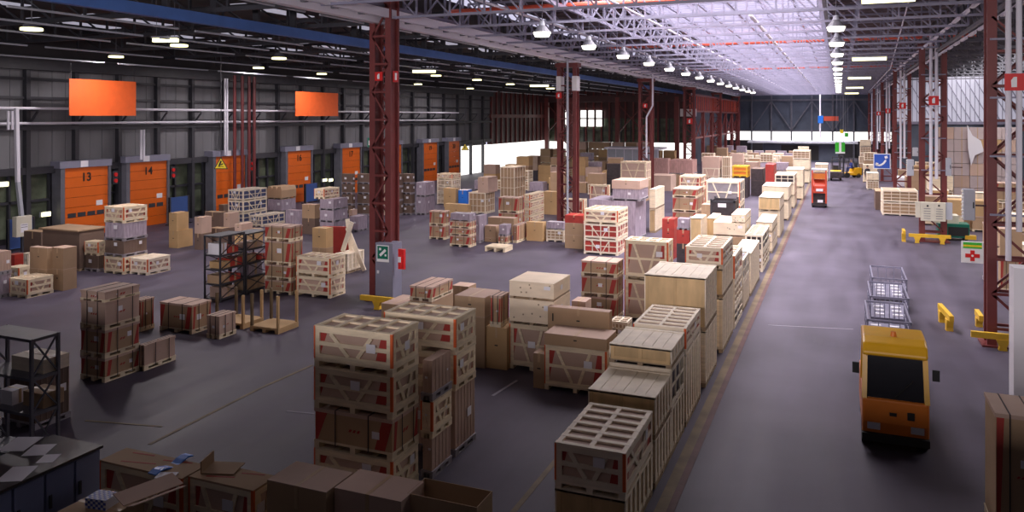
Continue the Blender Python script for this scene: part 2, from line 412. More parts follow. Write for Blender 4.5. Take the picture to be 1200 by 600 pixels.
pts = ((-16.2, 9.75, 'nearest the blue beam'), (-21.5, 9.4, 'just left of the blue beam'), (-23.8, 9.3, 'second left of the blue beam'), (-26.8, 9.3, 'third left of the blue beam'), (-30.5, 9.2, 'fourth left of the blue beam'), (-33.8, 9.0, 'closest to the dock wall'))
for x, z, d in pts:
    m = MB(); y = 14 + random.random() * 3
    while y < 100: m.tube((x, y, z), (x, y + 6.2, z), .04, 6); y += 7
    tag(m.obj('roof_conduit', 'light_grey'), 'row of pale conduit tubes under the dark roof, ' + d, 'conduit')
for x, d in ((-11.3, 'over the left lamp row'), (-7.2, 'beside the skylight centre')):
    m = MB(); m.tube((x, 16, 10.25), (x, 128, 10.25), .05, 8)
    tag(m.obj('roof_conduit', 'white_steel'), 'long white conduit pipe through the hall trusses ' + d, 'conduit')
for x, z, d in ((XR - .35, 9.75, 'inner'), (XR + .45, 9.45, 'outer')):
    m = MB(); y = 14
    while y < 128: m.b2(x - .05, x + .05, y, y + 1.3, z - .05, z + .05); y += 2.2
    m.b2(x - .02, x + .02, 14, 128, z + .04, z + .06)
    tag(m.obj('ledge_strip', 'white_steel'), 'broken white strip along the right column line, the ' + d + ' one', 'beam')
m = MB(); m.bar((1.9, 20, 10.8), (3.2, 60, 9.6), .05); m.bar((3.2, 60, 9.6), (3.4, 110, 9.5), .05)
tag(m.obj('hanging_cable', 'white_steel'), 'slack pale cable slung under the roof right of the fluorescent lamps', 'cable')
for yy_, z, d in ((28.5, 10.48, 'nearest of the red roof pipes'), (52, 11.0, 'second of the red roof pipes'), (80, 11.0, 'farthest of the red roof pipes')):
    o = MB().tube((XL, yy_, z), (XR + 3, yy_, z), .13, 10).obj('sprinkler_pipe', 'red_pipe')
    tag(o, 'thick red pipe crossing under the hall roof, ' + d, 'pipe')
# ---- lamps
def highbay(loc, z_roof, label, group):
    t = thing('pendant_lamp', label, 'ceiling lamp', loc, 0, group)
    MB().tube((0, 0, .45), (0, 0, z_roof - loc[2]), .015, 6).obj('suspension_rod', 'mid_steel', t)
    MB().tube((0, 0, .32), (0, 0, .5), .12, 12, .08).obj('gear_housing', 'light_grey', t)
    m = MB(); m.tube((0, 0, .09), (0, 0, .34), .32, 16, .12); m.obj('reflector', 'mid_steel', t)
    MB().tube((0, 0, -.05), (0, 0, .10), .25, 16, .315).obj('lens', 'lamp_white', t)
    return t
ref = highbay((-9.6, 26, 9.15), 11.6, 'bell-shaped pendant lamp in the row left of the skylight', 'pendant lamps left of the skylight')
for k in range(1, 14): dup(ref, (-9.6, 26 + k * 5.6, 9.15))
ref = highbay((-0.12, 30, 9.35), 11.6, 'bell-shaped pendant lamp in the row right of the skylight', 'pendant lamps right of the skylight')
for k in range(1, 13): dup(ref, (-0.12, 30 + k * 6.4, 9.35))
def lamp_light(loc, pw):
    l = bpy.data.lights.new('lamp_light', 'AREA'); l.shape = 'DISK'; l.size = .5; l.energy = pw; l.color = (1, .90, .93)
    o = bpy.data.objects.new('lamp_light', l); COL.objects.link(o); o.location = (loc[0], loc[1], loc[2] - .06)
def disc_lamp(loc, zr, label, group=None):
    t = thing('ceiling_lamp', label, 'ceiling lamp', loc, 0, group)
    MB().tube((0, 0, .05), (0, 0, zr - loc[2]), .015, 6).obj('suspension_rod', 'mid_steel', t)
    MB().tube((0, 0, .05), (0, 0, .28), .34, 14, .14).obj('reflector', 'mid_steel', t)
    MB().tube((0, 0, -.02), (0, 0, .06), .34, 14).obj('lens', 'lamp_warm', t)
    lamp_light(loc, LAMP_W)
    return t
def tube_lamp(loc, length, zr, label, rz=0.0, group=None):
    t = thing('fluorescent_lamp', label, 'ceiling lamp', loc, rz, group)
    m = MB()
    for s in (-1, 1): m.tube((s * length * .35, 0, .08), (s * length * .35, 0, zr - loc[2]), .012, 6)
    m.obj('suspension_rod', 'mid_steel', t)
    MB().b2(-length / 2, length / 2, -.12, .12, .03, .10).obj('housing', 'light_grey', t)
    MB().b2(-length / 2 + .03, length / 2 - .03, -.09, .09, -.11, .03).obj('tube', 'lamp_warm', t)
    return t
for (px, py, X, d) in ((37, 35, -25, 'nearest and leftmost over the dock bay'), (136, 67, -33, 'above the left orange banner'), (210, 54, -25, 'beside the wide yellow lamp'),
        (327, 69, -24.5, 'between the two orange banners and nearer'), (303, 80, -33, 'small one between the two orange banners'), (377, 87, -33, 'just above the right orange banner'),
        (511, 89, -24.5, 'just right of the nearest red column'), (490, 99, -33, 'tiny one low right of the nearest red column'), (559, 94, -24.5, 'halfway between the two nearest red columns'),
        (551, 104, -33, 'low tiny one halfway between the nearest red columns'), (598, 99, -24.5, 'left of the second red column'), (645, 104, -21.5, 'touching the second red column')):
    Y = Yat(px, X); z = Zat(py, X, Y); disc_lamp((X, Y, z), 10.9, 'round yellow-white ceiling lamp, ' + d)
for (px, py, X, L, d) in ((194, 46, -24, 1.0, 'wide yellow strip lamp over the left dark bay'), (497, 83, -22.5, 1.4, 'yellow strip lamp just right of the nearest red column'), (632, 100, -21.5, 1.5, 'yellow strip lamp left of the second red column')):
    Y = Yat(px, X); z = Zat(py, X, Y); tube_lamp((X, Y, z), L, 10.9, d, TH); lamp_light((X, Y, z - .06), LAMP_W)
for Y, d in ((22.5, 'nearest'), (43, 'second'), (64, 'third'), (85, 'fourth'), (105, 'farthest')):
    z = {22.5: 9.35, 43: 9.2}.get(Y, 9.2)
    tube_lamp((1.35 if Y > 30 else 1.15, Y, z), 1.3 if Y < 40 else 1.6, 11.6, 'yellow fluorescent strip lamp above the aisle, %s in its row' % d)
# ================================================================ COLUMNS
def column(name, x, y, label, h, gap=.62, dep=.55, group=None, mt='red_steel', wp=.22):
    t = thing(name, label, 'steel column', (x, y, 0), 0, group)
    for sx in (-1, 1):
        m = MB(); X = sx * gap / 2
        for sy in (-1, 1):   # each post a pair of channels
            m.b2(X - wp / 2, X + wp / 2, sy * dep / 2 - .04, sy * dep / 2 + .04, 0, h)
        m.b2(X - .02, X + .02, -dep / 2, dep / 2, 0, h)
        m.obj('post', mt, t)
    m = MB(); z = .5; k = 0
    while z < h - 1:
        for sy in (-1, 1):
            yv = sy * (dep / 2 + .01)
            m.bar((-gap / 2, yv, z), (gap / 2, yv, z), .07)
            if k % 2: m.bar((-gap / 2, yv, z), (gap / 2, yv, z + .95), .06)
            else: m.bar((gap / 2, yv, z), (-gap / 2, yv, z + .95), .06)
        z += .95; k += 1
    m.obj('lacing', mt, t)
    MB().b2(-gap / 2 - .25, gap / 2 + .25, -dep / 2 - .15, dep / 2 + .15, 0, .05).obj('base_plate', mt, t)
    MB().b2(-gap / 2 - .2, gap / 2 + .2, -dep / 2 - .1, dep / 2 + .1, h - .25, h).obj('cap_plate', mt, t)
    return t
def hydrant_sign(x, y, z, label, s=.42, group=None):
    t = thing('fire_hose_sign', label, 'sign', (x, y, z), 0, group)
    MB().b2(-s / 2, s / 2, -.02, 0, -s / 2, s / 2).obj('sign_panel', 'sign_red', t)
    m = MB(); m.prism([(-.16 * s, -.30 * s), (.12 * s, -.30 * s), (.12 * s, .30 * s), (-.04 * s, .30 * s), (-.18 * s, .1 * s)], 'y', -.03, -.021)
    m.obj('hose_pictogram', 'sign_white', t)
    return t
ordn = ['nearest', 'second', 'third', 'fourth', 'fifth', 'sixth']
for k in range(6):
    Y = 23.6 + 20 * k
    gp = .62 if k == 0 else .95
    column('lattice_column', XL, Y, 'red steel lattice column, %s in the row left of the crates' % ordn[k], 9.4 if k else 11.2, gp, .5)
for k in range(6):
    Y = (25.4, 45.2, 66.5, 86, 106, 124)[k]; X = 4.35
    column('lattice_column', X, Y, 'dark red lattice column, %s in the row right of the aisle' % ordn[k], 10.0, .98, .5, None, 'red_steel', .24)
    t = thing('pipe_riser', 'pair of white pipes up the %s column right of the aisle' % ordn[k], 'pipe', (X, Y - .36, 0))
    for dx, b in ((-.12, 1.6), (.13, 2.4)): MB().tube((dx, 0, b + .8), (dx, 0, 10.4), .075, 10).obj('pipe', 'white_steel', t)
    m = MB()
    for z in (3.6, 5.2, 6.8, 8.4): m.b2(-.55, .55, -.02, .06, z, z + .05)
    m.obj('pipe_clamp', 'galv', t)
    if k < 5: hydrant_sign(X, Y - .48, Zat((97, 118, 124, 130, 133)[k], X, Y), 'red square fire hose sign on the %s column right of the aisle' % ordn[k], .46)
# hose signs on left columns
hydrant_sign(XL - .02, 23.6 - .32, Zat(90, XL, 23.6), 'red fire hose sign facing forward on the nearest left column', .3)
o = thing('fire_hose_sign', 'bright red sign on the right edge of the nearest left column', 'sign', (XL + .44, 23.6, Zat(90, XL, 23.6)))
MB().b2(-.01, .01, -.16, .16, -.19, .19).obj('sign_panel', 'sign_red', o); MB().b2(.011, .016, -.06, .06, -.12, .12).obj('hose_pictogram', 'sign_white', o)
hydrant_sign(XL - .45, 43.6 - .32, Zat(112, XL, 43.6), 'red fire hose sign on the second left column', .34)
hydrant_sign(XL, 63.6 - .32, Zat(124, XL, 63.6), 'small red fire hose sign on the third left column', .36)
m = thing('painted_collar', 'white painted band around the second left column', 'collar', (XL, 43.6, Zat(98, XL, 43.6)))
for sx in (-1, 1): MB().b2(sx * .475 - .14, sx * .475 + .14, -.32, .32, -.42, .42).obj('collar_plate', 'sign_white', m)
t = thing('pipe_riser', 'white downpipe on the second left column', 'pipe', (XL + .1, 43.2, 0)); MB().tube((0, 0, .1), (0, 0, 9.6), .07, 8).obj('pipe', 'light_grey', t)
t = thing('pipe_riser', 'pale bent downpipe on the third left column', 'pipe', (XL + .62, 63.2, 0))
m = MB(); m.tube((0, 0, 7.2), (0, 0, 9.7), .07, 8); m.tube((0, 0, 7.2), (-.5, 0, 6.3), .07, 8); m.tube((-.5, 0, 6.3), (-.5, 0, 3), .07, 8); m.obj('pipe', 'white_steel', t)
# white panel sign near far left column
p = D(818, 83, 132)
t = thing('hanging_sign', 'white board with a black dot on the far red frame', 'sign', (XL - .2, p.y, p.z)); MB().b2(-.85, .85, -.03, .03, -.4, .4).obj('sign_panel', 'sign_white', t); MB().tube((-.4, -.04, 0), (-.4, -.03, 0), .12, 12).obj('dot', 'black', t)
hydrant_sign(XL + .1, 83.6 - .4, Zat(142, XL, 83.6), 'small red hose sign below the white board on the far frame', .6)
# red frame along the left column line, far
t = thing('lattice_framework', 'dark red lattice frame linking the farthest left columns', 'steel frame', (XL, 84, 0))
m = MB()
for z in (6.9, 8.7): m.b2(-.1, .1, 0, 44, z - .1, z + .1)
m.obj('girder_chord', 'red_steel', t)
m = MB()
for k in range(30): m.bar((0, k * 1.45, 6.9), (0, k * 1.45, 8.7), .1)
m.obj('girder_web', 'pink_film' if False else 'red_pipe', t)
for k in range(7): MB().b2(-.18, .18, 2 + k * 6.5 - .18, 2 + k * 6.5 + .18, 0, 6.9).obj('post', 'red_steel', t)
m = MB()
for k in range(6):
    y0 = 2 + k * 6.5; m.bar((0, y0, 3.2), (0, y0 + 6.5, 6.7), .1); m.bar((0, y0 + 6.5, 3.2), (0, y0, 6.7), .1)
m.b2(-.1, .1, 0, 42, 3.9, 4.1)
m.obj('cross_bracing', 'red_steel', t)
# red portal across the left bay at the far end
t = thing('red_portal', 'dark red steel portal standing across the end of the dock bay', 'steel frame', (0, 98, 0))
for x in (-35.5, -32.2, -26, -22, -18.5): MB().b2(x - .25, x + .25, -.25, .25, 0, 8.8).obj('post', 'red_steel', t)
MB().b2(-36.5, -17.8, -.2, .2, 8.2, 9.0).obj('lintel', 'dark_red_steel', t)
m = MB()
for x in (-35.5, -26): m.bar((x, 0, 4.2), (x + 3.5, 0, 8), .12); m.bar((x + 3.5, 0, 4.2), (x, 0, 8), .12)
m.obj('cross_bracing', 'red_steel', t)
# ================================================================ DOCK WALL
# doors: (y0, y1, top, number)
doors = ((28.95, 31.65, 3.65, '13'), (33.0, 35.75, 3.72, '14'), (39.65, 42.45, 3.75, ''), (46.8, 49.65, 3.8, '16'), (53.6, 56.3, 3.8, '17'), (60.3, 63.0, 3.8, '18'), (67.1, 70.0, 3.8, '19'), (72.4, 75.0, 3.8, '20'))
for i, (y0, y1, zt, num) in enumerate(doors):
    t = bpy.data.objects.new('door_%d' % (i + 1), None); COL.objects.link(t); t.location = (XW + .55, y0, 0); t['kind'] = 'structure'
    wd = y1 - y0; m = MB(); n = 7
    for k in range(n): m.b2(-.06, 0, .02, wd - .02, zt * k / n + .012, zt * (k + 1) / n - .004)
    m.obj('door_leaf', 'door_orange', t)
    m = MB(); m.b2(-.55, .10, -.22, .02, 0, zt + .15); m.b2(-.55, .10, wd - .02, wd + .12, 0, zt + .15)
    m.obj('door_jamb', 'mid_steel', t)
    MB().b2(-.55, .14, -.3, wd + .14, zt, zt + .36).obj('door_header', 'cabinet_grey', t)
    m = MB()
    for k in range(4): m.b2(.0, .012, .25 + k * .58, .72 + k * .58, 1.05, 1.28)
    m.obj('window_slot', 'dark_steel', t)
    MB().b2(.0, .014, wd - .75, wd - .35, 1.55, 1.82).obj('notice', 'paper_white', t)
    MB().b2(.141, .15, .9, 1.35, zt + .02, zt + .34).obj('header_plate', 'paper_white', t)
    if num: text_mesh(num, .62, 'door_number', 'black', t, (.016, wd * .5, zt - .55), (math.pi / 2, 0, math.pi / 2), .004, .012)
for Y, d in ((32.0, 'between the first and second orange doors'), (36.1, 'just after the second orange door'), (43.0, 'right of the orange door behind the warning triangle')):
    t = thing('signal_lamps', 'dark red signal lamps %s' % d, 'signal lamp', (XW + .45, Y, 2.95))
    MB().b2(-.1, .1, -.02, .3, -.35, .35).obj('housing', 'dark_steel', t)
    m = MB()
    for z in (-.17, .17): m.tube((.1, .14, z), (.16, .14, z), .11, 12)
    m.obj('lens', 'sign_red', t)
# bulkhead lights seen between doors
for px, py, d in ((53, 251, 'left of the nearest orange door'), (190, 228, 'beside the second orange door'), (3, 216, 'at the far left edge'), (380, 211, 'left one of the far close pair'), (387, 211, 'right one of the far close pair')):
    Y = Yat(px, XW + .2); z = Zat(py, XW + .2, Y); t = thing('bulkhead_light', 'small glowing wall light ' + d, 'wall lamp', (XW + .2, Y, z))
    MB().b2(-.05, .05, -.28, .28, -.13, .13).obj('housing', 'light_grey', t); MB().b2(.05, .09, -.24, .24, -.1, .1).obj('lens', 'lamp_warm', t)
# lower dark glazing with frames between the doors
gaps = []; prev = 18.0
for d in doors: gaps.append((prev, d[0] - .25)); prev = d[1] + .15
m = MB(); f_ = MB()
for a, b in gaps:
    if b - a < .4: continue
    m.b2(XW - .35, XW - .30, a, b, .3, 3.4)
    n = max(1, round((b - a) / 1.1))
    for k in range(n + 1): yv = a + (b - a) * k / n; f_.b2(XW - .28, XW - .1, yv - .05, yv + .05, 0, 3.5)
    f_.b2(XW - .28, XW - .1, a, b, 2.0, 2.12)
struct(m.obj('window_8', 'dusk_pane')); struct(f_.obj('window_8_bars', 'dark_steel'))
# blue screens along the wall
for px0, px1, y0_, y1_, d in ((8, 40, 258, 300, 'below the meter box'), (198, 221, 232, 268, 'behind the tan cartons'), (357, 372, 216, 242, 'beside door 16')):
    Xs = XW + 1.6; Ya = Yat(px0, Xs); Yb = Yat(px1, Xs); zt = Zat(y0_, Xs, Ya)
    t = thing('dock_screen', 'blue panel screen on the floor by the dock wall, ' + d, 'screen', (Xs, Ya, 0))
    MB().b2(-.04, .04, 0, Yb - Ya, .1, zt).obj('panel', 'blue_panel', t)
    m = MB()
    for yv in (0.05, Yb - Ya - .05): m.b2(-.06, .06, yv - .05, yv + .05, 0, zt + .03); m.b2(-.3, .3, yv - .04, yv + .04, 0, .06)
    m.obj('stand', 'dark_steel', t)
# meter box on post
X = XW + 2.2; Y = Yat(18, X); zt = Zat(254, X, Y)
t = thing('junction_box', 'cream junction box with a label under the leaning blue and white duct', 'electrical box', (X, Y, 0))
MB().b2(-.15, .15, -.05, .72, zt - .95, zt).obj('enclosure', 'cream_paint', t, bevel=.02)
MB().b2(.15, .156, .15, .5, zt - .75, zt - .35).obj('label_sheet', 'paper_white', t)
m = MB(); m.b2(.15, .157, .17, .48, zt - .42, zt - .40); m.b2(.15, .157, .17, .48, zt - .52, zt - .50); m.obj('label_text', 'black', t)
MB().b2(-.05, .05, .28, .38, 0, zt - .95).obj('post', 'dark_steel', t)
MB().bar((0, .3, zt), (0, .12, zt + 1.6), .16).obj('duct_section', 'light_grey', t)
MB().bar((0, .12, zt + 1.6), (0, .05, 6.7), .16).obj('duct_section', 'white_steel', t, 'white upper duct section')
# white pipes along wall
for z, d, x in ((6.72, 'upper', .95), (5.98, 'lower', .5)):
    o = MB().tube((XW + x, 12, z), (XW + x, 74, z), .07, 8).obj('wall_pipe', 'white_steel'); tag(o, 'long white pipe along the dock wall above the doors, the %s one' % d, 'pipe')
for px, ya, yb, d in ((167, 152, 187, 'above door 14'), (265, 92, 182, 'left of the dark red pipes'), (12, 130, 152, 'at the left edge')):
    X = XW + 1.0; Y = Yat(px, X); t = thing('wall_pipe', 'pair of upright white pipes on the dock wall ' + d, 'pipe', (X, Y, 0))
    for dy in (-.1, .1): MB().tube((0, dy, Zat(yb, X, Y)), (0, dy, Zat(ya, X, Y)), .06, 8).obj('pipe', 'white_steel', t)
for k, px in enumerate((275, 284, 292, 298)):
    X = XW + 1.1; Y = Yat(px, X)
    o = MB().tube((X, Y, 0), (X, Y, 9.0), .10, 10).obj('standpipe', 'pipe_dred'); tag(o, 'dark red upright pipe left of the column bay, %s of four from the left' % ordn[k].replace('nearest', 'first'), 'pipe')
# banners
for (xa, xb, ya, yb, d) in ((81, 159, 92, 135.5, 'large orange blank banner hung on the dock wall, the left one'), (346, 396, 107, 136, 'orange blank banner hung on the dock wall, the smaller right one')):
    X = XW + 2.4; Ya = Yat(xa, X); Yb = Yat(xb, X); z1 = Zat(ya, X, Ya); z0 = Zat(yb, X, Ya)
    t = thing('banner', d, 'banner', (X, Ya, z0))
    MB().b2(-.02, .02, 0, Yb - Ya, 0, z1 - z0).obj('cloth', 'banner_orange', t)
    m = MB()
    for yv in (.1, Yb - Ya - .1): m.bar((0, yv, z1 - z0), (0, yv, 9 - z0), .03)
    m.obj('hanging_wire', 'dark_steel', t)
# warning triangles hanging
def tri_sign(px, py, dd, s, label):
    p = D(px, dd, py); t = thing('warning_sign', label, 'sign', p, TH)
    MB().prism([(-s / 2, -s * .43), (s / 2, -s * .43), (0, s * .43)], 'y', -.02, 0).obj('sign_border', 'black', t)
    MB().prism([(-s * .40, -s * .37), (s * .40, -s * .37), (0, s * .32)], 'y', -.028, -.02).obj('sign_face', 'sign_yellow', t)
    m = MB(); m.bar((-.12 * s, -.034, -.2 * s), (.04 * s, -.034, .16 * s), .10 * s, .10 * s); m.bar((0, -.034, -.14 * s), (.16 * s, -.034, -.04 * s), .07 * s, .07 * s); m.b2(-.2 * s, .2 * s, -.034, -.028, -.27 * s, -.23 * s)
    m.obj('pictogram', 'black', t)
    MB().tube((0, 0, s * .4), (0, 0, 9.3 - p.z), .02, 6).obj('hanger', 'dark_steel', t)
tri_sign(259, 191, 38, .68, 'yellow warning triangle sign hanging before the third dock door')
tri_sign(545, 172, 68, .70, 'small yellow warning triangle hanging near the daylight opening')
# exit sign far
p = D(434, 60, 167); t = thing('exit_sign', 'green emergency exit sign on the dock wall left of the nearest column', 'sign', p, TH)
MB().b2(-.22, .22, -.03, .03, -.36, .36).obj('sign_panel', 'sign_dgreen', t); MB().b2(-.12, .1, -.04, -.03, -.2, .15).obj('pictogram', 'sign_white', t)
# ================================================================ CRATES AND CARTONS
def face_strips(m, w, d, h, z0, rails, ups, vee, bw, t=.026, faces='fblr', inset=0.0):
    """battens on the faces of a w x d box from z0 to h; ups = inner uprights, rails = inner rails"""
    for F in faces:
        L_ = w if F in 'fb' else d
        def strip(a0, a1, b0, b1):     # rectangle in face coordinates
            if F == 'f': m.b2(a0, a1, -d / 2 - t, -d / 2, b0, b1)
            elif F == 'b': m.b2(a0, a1, d / 2, d / 2 + t, b0, b1)
            elif F == 'r': m.b2(w / 2, w / 2 + t, a0, a1, b0, b1)
            else: m.b2(-w / 2 - t, -w / 2, a0, a1, b0, b1)
        def diag(a0, b0, a1, b1, q=.8):
            o_ = t * .5
            if F == 'f': p, r = (a0, -d / 2 - o_, b0), (a1, -d / 2 - o_, b1)
            elif F == 'b': p, r = (a0, d / 2 + o_, b0), (a1, d / 2 + o_, b1)
            elif F == 'r': p, r = (w / 2 + o_, a0, b0), (w / 2 + o_, a1, b1)
            else: p, r = (-w / 2 - o_, a0, b0), (-w / 2 - o_, a1, b1)
            if F in 'fb': m.bar(p, r, bw * q, t * .9) if False else m.bar(p, r, t * .9, bw * q)
            else: m.bar(p, r, t * .9, bw * q)
        strip(-L_ / 2, L_ / 2, h - bw, h); strip(-L_ / 2, L_ / 2, z0, z0 + bw)
        strip(-L_ / 2, -L_ / 2 + bw, z0 + bw, h - bw); strip(L_ / 2 - bw, L_ / 2, z0 + bw, h - bw)
        for k in range(rails):
            zz = z0 + (h - z0) * (k + 1) / (rails + 1); strip(-L_ / 2 + bw, L_ / 2 - bw, zz - bw * .4, zz + bw * .4)
        for k in range(ups):
            a = -L_ / 2 + L_ * (k + 1) / (ups + 1); strip(a - bw * .4, a + bw * .4, z0 + bw, h - bw)
        if vee:
            diag(-L_ * .30, h - bw, -L_ * .06, z0 + bw); diag(L_ * .24, h - bw, L_ * .06, z0 + bw)
def pallet_mb(w, d, hp, m=None):
    m = m or MB(); m.b2(-w / 2, w / 2, -d / 2, d / 2, hp * .72, hp)
    for sx in (-1, 0, 1):
        x = sx * (w / 2 - .055)
        m.b2(x - .05, x + .05, -d / 2, d / 2, 0, hp * .2)
        for sy in (-1, 0, 1):
            y = sy * (d / 2 - .07); m.b2(x - .05, x + .05, y - .07, y + .07, hp * .2, hp * .72)
    return m
def stripe_mb(w, d, z0, h, which=(0, 1)):
    m = MB(); e = .004; H_ = h - z0
    if 0 in which:
        m.prism([(-w / 2 + .01, z0), (-w / 2 + .05, z0), (-w / 2 + .16 * w, h), (-w / 2 + .01, h)], 'y', -d / 2 - e, -d / 2)
    if 1 in which:
        m.prism([(w / 2 - .22 * w, z0), (w / 2 - .09 * w, z0), (w / 2 - .0 * w, h), (w / 2 - .13 * w, h)], 'y', -d / 2 - e, -d / 2)
        m.prism([(-d / 2 + .05 * d, z0), (-d / 2 + .13 * d, z0), (-d / 2 + .2 * d, h), (-d / 2 + .10 * d, h)], 'x', w / 2, w / 2 + e)
        m.prism([(d / 2 - .16 * d, z0), (d / 2 - .02 * d, z0), (d / 2 - .01, h), (d / 2 - .04 * d, h)], 'x', w / 2, w / 2 + e)
    return m
def stripes(w, d, z0, h, t):
    s = stripe_mb(w, d, z0, h)
    for k in range(4):
        q = MB(); q.v = s.v[k * 8:k * 8 + 8]; q.f = [tuple(i - k * 8 for i in f) for f in s.f[k * 6:k * 6 + 6]]
        q.obj('printed_stripe', 'print_red', t)
def mark_mb(w, d, z0, h):
    m = MB(); e = .0035; c = (z0 + h) / 2; s = min(w, .9) * .1
    for k in range(3): m.prism([(-s + k * s * .9, c - s * .25), (-s * .5 + k * s * .9, c - s * .25), (-s * .2 + k * s * .9, c + s * .25), (-s * .7 + k * s * .9, c + s * .25)], 'y', -d / 2 - e, -d / 2)
    for k in range(2): m.prism([(-s + k * s, c - s * .3), (-s * .4 + k * s, c - s * .3), (s * .1 + k * s, c + s * .3), (-s * .5 + k * s, c + s * .3)], 'x', w / 2, w / 2 + e)
    return m
def paper_mb(w, d, z0, h, n=1):
    m = MB(); H_ = h - z0; s = min(.16, H_ * .26, w * .2); e = .03
    x = w * random.uniform(-.15, .32); z = z0 + H_ * random.uniform(.45, .75)
    m.b2(x - s * .6, x + s * .6, -d / 2 - e - .005, -d / 2 - e + .002, z - s * .5, z + s * .5)
    if random.random() < .6:
        y = d * random.uniform(-.25, .3); m.b2(w / 2 + e - .002, w / 2 + e + .004, y - s * .5, y + s * .5, z - s * .6, z + s * .4)
    return m
PAL = .13
BUILD = {}
def k_frame(t, w, d, h, far, inner='pink_cardboard', wood='pine', red=True, vee=True, rails=1, ups=0, cross=False, cover=False):
    hp = min(PAL, h * .22); bw = min(.085, h * .13); t_ = .028
    W = w - 2 * t_; Dp = d - 2 * t_
    pallet_mb(w, d, hp).obj('pallet_base', wood, t)
    MB().b2(-W / 2 + .004, W / 2 - .004, -Dp / 2 + .004, Dp / 2 - .004, hp, h - .035).obj('carton_body', inner, t)
    m = MB(); face_strips(m, W, Dp, h - .03, hp, rails, ups, vee, bw, t_)
    m.obj('batten_frame', wood, t)
    m = MB(); n = 5
    for k in range(n):
        x = -w / 2 + (bw * 1.1) / 2 + (w - bw * 1.1) * k / (n - 1); m.b2(x - bw * .5, x + bw * .5, -d / 2, d / 2, h - .03, h)
    if cross:
        m = MB()
        for k in range(7):
            y = -d / 2 + bw * .6 + (d - bw * 1.2) * k / 6; m.b2(-w / 2, w / 2, y - bw * .55, y + bw * .55, h - .03, h)
        for x in (-w / 2 + bw * .5, 0, w / 2 - bw * .5): m.b2(x - bw * .45, x + bw * .45, -d / 2, d / 2, h - .032, h - .003)
    elif cover:
        m = MB(); m.b2(-w / 2, w / 2, -d / 2, d / 2, h - .03, h)
        p_ = MB()
        for (a, b, c, e) in ((-.3, -.3, .05, -.05), (.05, .25, .35, .42), (-.35, .3, -.1, .38)):
            p_.bar((a * w, b * d, h + .001), (c * w, e * d, h + .001), .03, .004)
        p_.obj('printed_mark', 'print_red', t)
    for yv in (-d / 2 + bw * .5, 0, d / 2 - bw * .5): cover or cross or m.b2(-w / 2, w / 2, yv - bw * .45, yv + bw * .45, h - .034, h - .004)
    if cover: m.obj('carton_cover', 'cardboard', t)
    else: m.obj('top_slats', wood, t)
    if not far:
        if red: stripes(W - .01, Dp - .01, hp + .01, h - .06, t)
        m = MB(); zt = h - .01
        m.b2(w / 2 - .045, w / 2 + .003, -d / 2 - .003, -d / 2 + .001, hp, zt); m.b2(w / 2 - .001, w / 2 + .003, -d / 2, -d / 2 + .03, hp, zt); m.obj('orange_edge', 'edge_orange', t); m = MB(); m.b2(-w / 2 - .003, -w / 2 + .025, -d / 2 - .003, -d / 2 + .001, hp, zt)
        m.obj('orange_edge', 'edge_orange', t)
        paper_mb(w - .05, d - .05, hp, h).obj('label_sheet', 'paper_white', t)
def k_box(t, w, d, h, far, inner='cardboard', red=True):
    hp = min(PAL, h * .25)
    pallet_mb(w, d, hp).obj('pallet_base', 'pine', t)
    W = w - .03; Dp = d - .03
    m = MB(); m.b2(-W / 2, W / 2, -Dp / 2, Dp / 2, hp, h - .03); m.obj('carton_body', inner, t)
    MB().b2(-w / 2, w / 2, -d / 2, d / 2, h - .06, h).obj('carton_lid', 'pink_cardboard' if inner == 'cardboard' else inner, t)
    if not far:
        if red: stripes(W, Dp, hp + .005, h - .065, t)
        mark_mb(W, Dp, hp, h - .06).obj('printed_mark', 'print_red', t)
        m = MB(); e = .008
        for fx in (-.22, .2):
            x = fx * w; m.b2(x - .008, x + .008, -d / 2 - e, -d / 2, hp * .6, h); m.b2(x - .008, x + .008, -d / 2, d / 2, h, h + e)
        for fy in (-.15, .28):
            y = fy * d; m.b2(w / 2, w / 2 + e, y - .008, y + .008, hp * .6, h)
        m.obj('strapping', 'strap_black', t)
        paper_mb(W - .06, Dp - .06, hp, h - .08).obj('label_sheet', 'paper_white', t)
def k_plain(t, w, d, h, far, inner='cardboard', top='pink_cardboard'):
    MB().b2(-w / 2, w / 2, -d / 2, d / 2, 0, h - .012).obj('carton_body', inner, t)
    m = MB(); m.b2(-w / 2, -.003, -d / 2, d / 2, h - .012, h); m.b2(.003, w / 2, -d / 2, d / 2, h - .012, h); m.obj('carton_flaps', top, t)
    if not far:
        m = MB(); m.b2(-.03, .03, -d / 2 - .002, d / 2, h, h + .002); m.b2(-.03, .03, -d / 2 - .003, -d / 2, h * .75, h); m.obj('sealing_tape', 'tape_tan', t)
        m = MB(); s = min(.06, h * .2); m.b2(-s * .7, s * .7, -d / 2 - .004, -d / 2, h * .55, h * .55 + s * .5); m.obj('hand_hole', 'black', t)
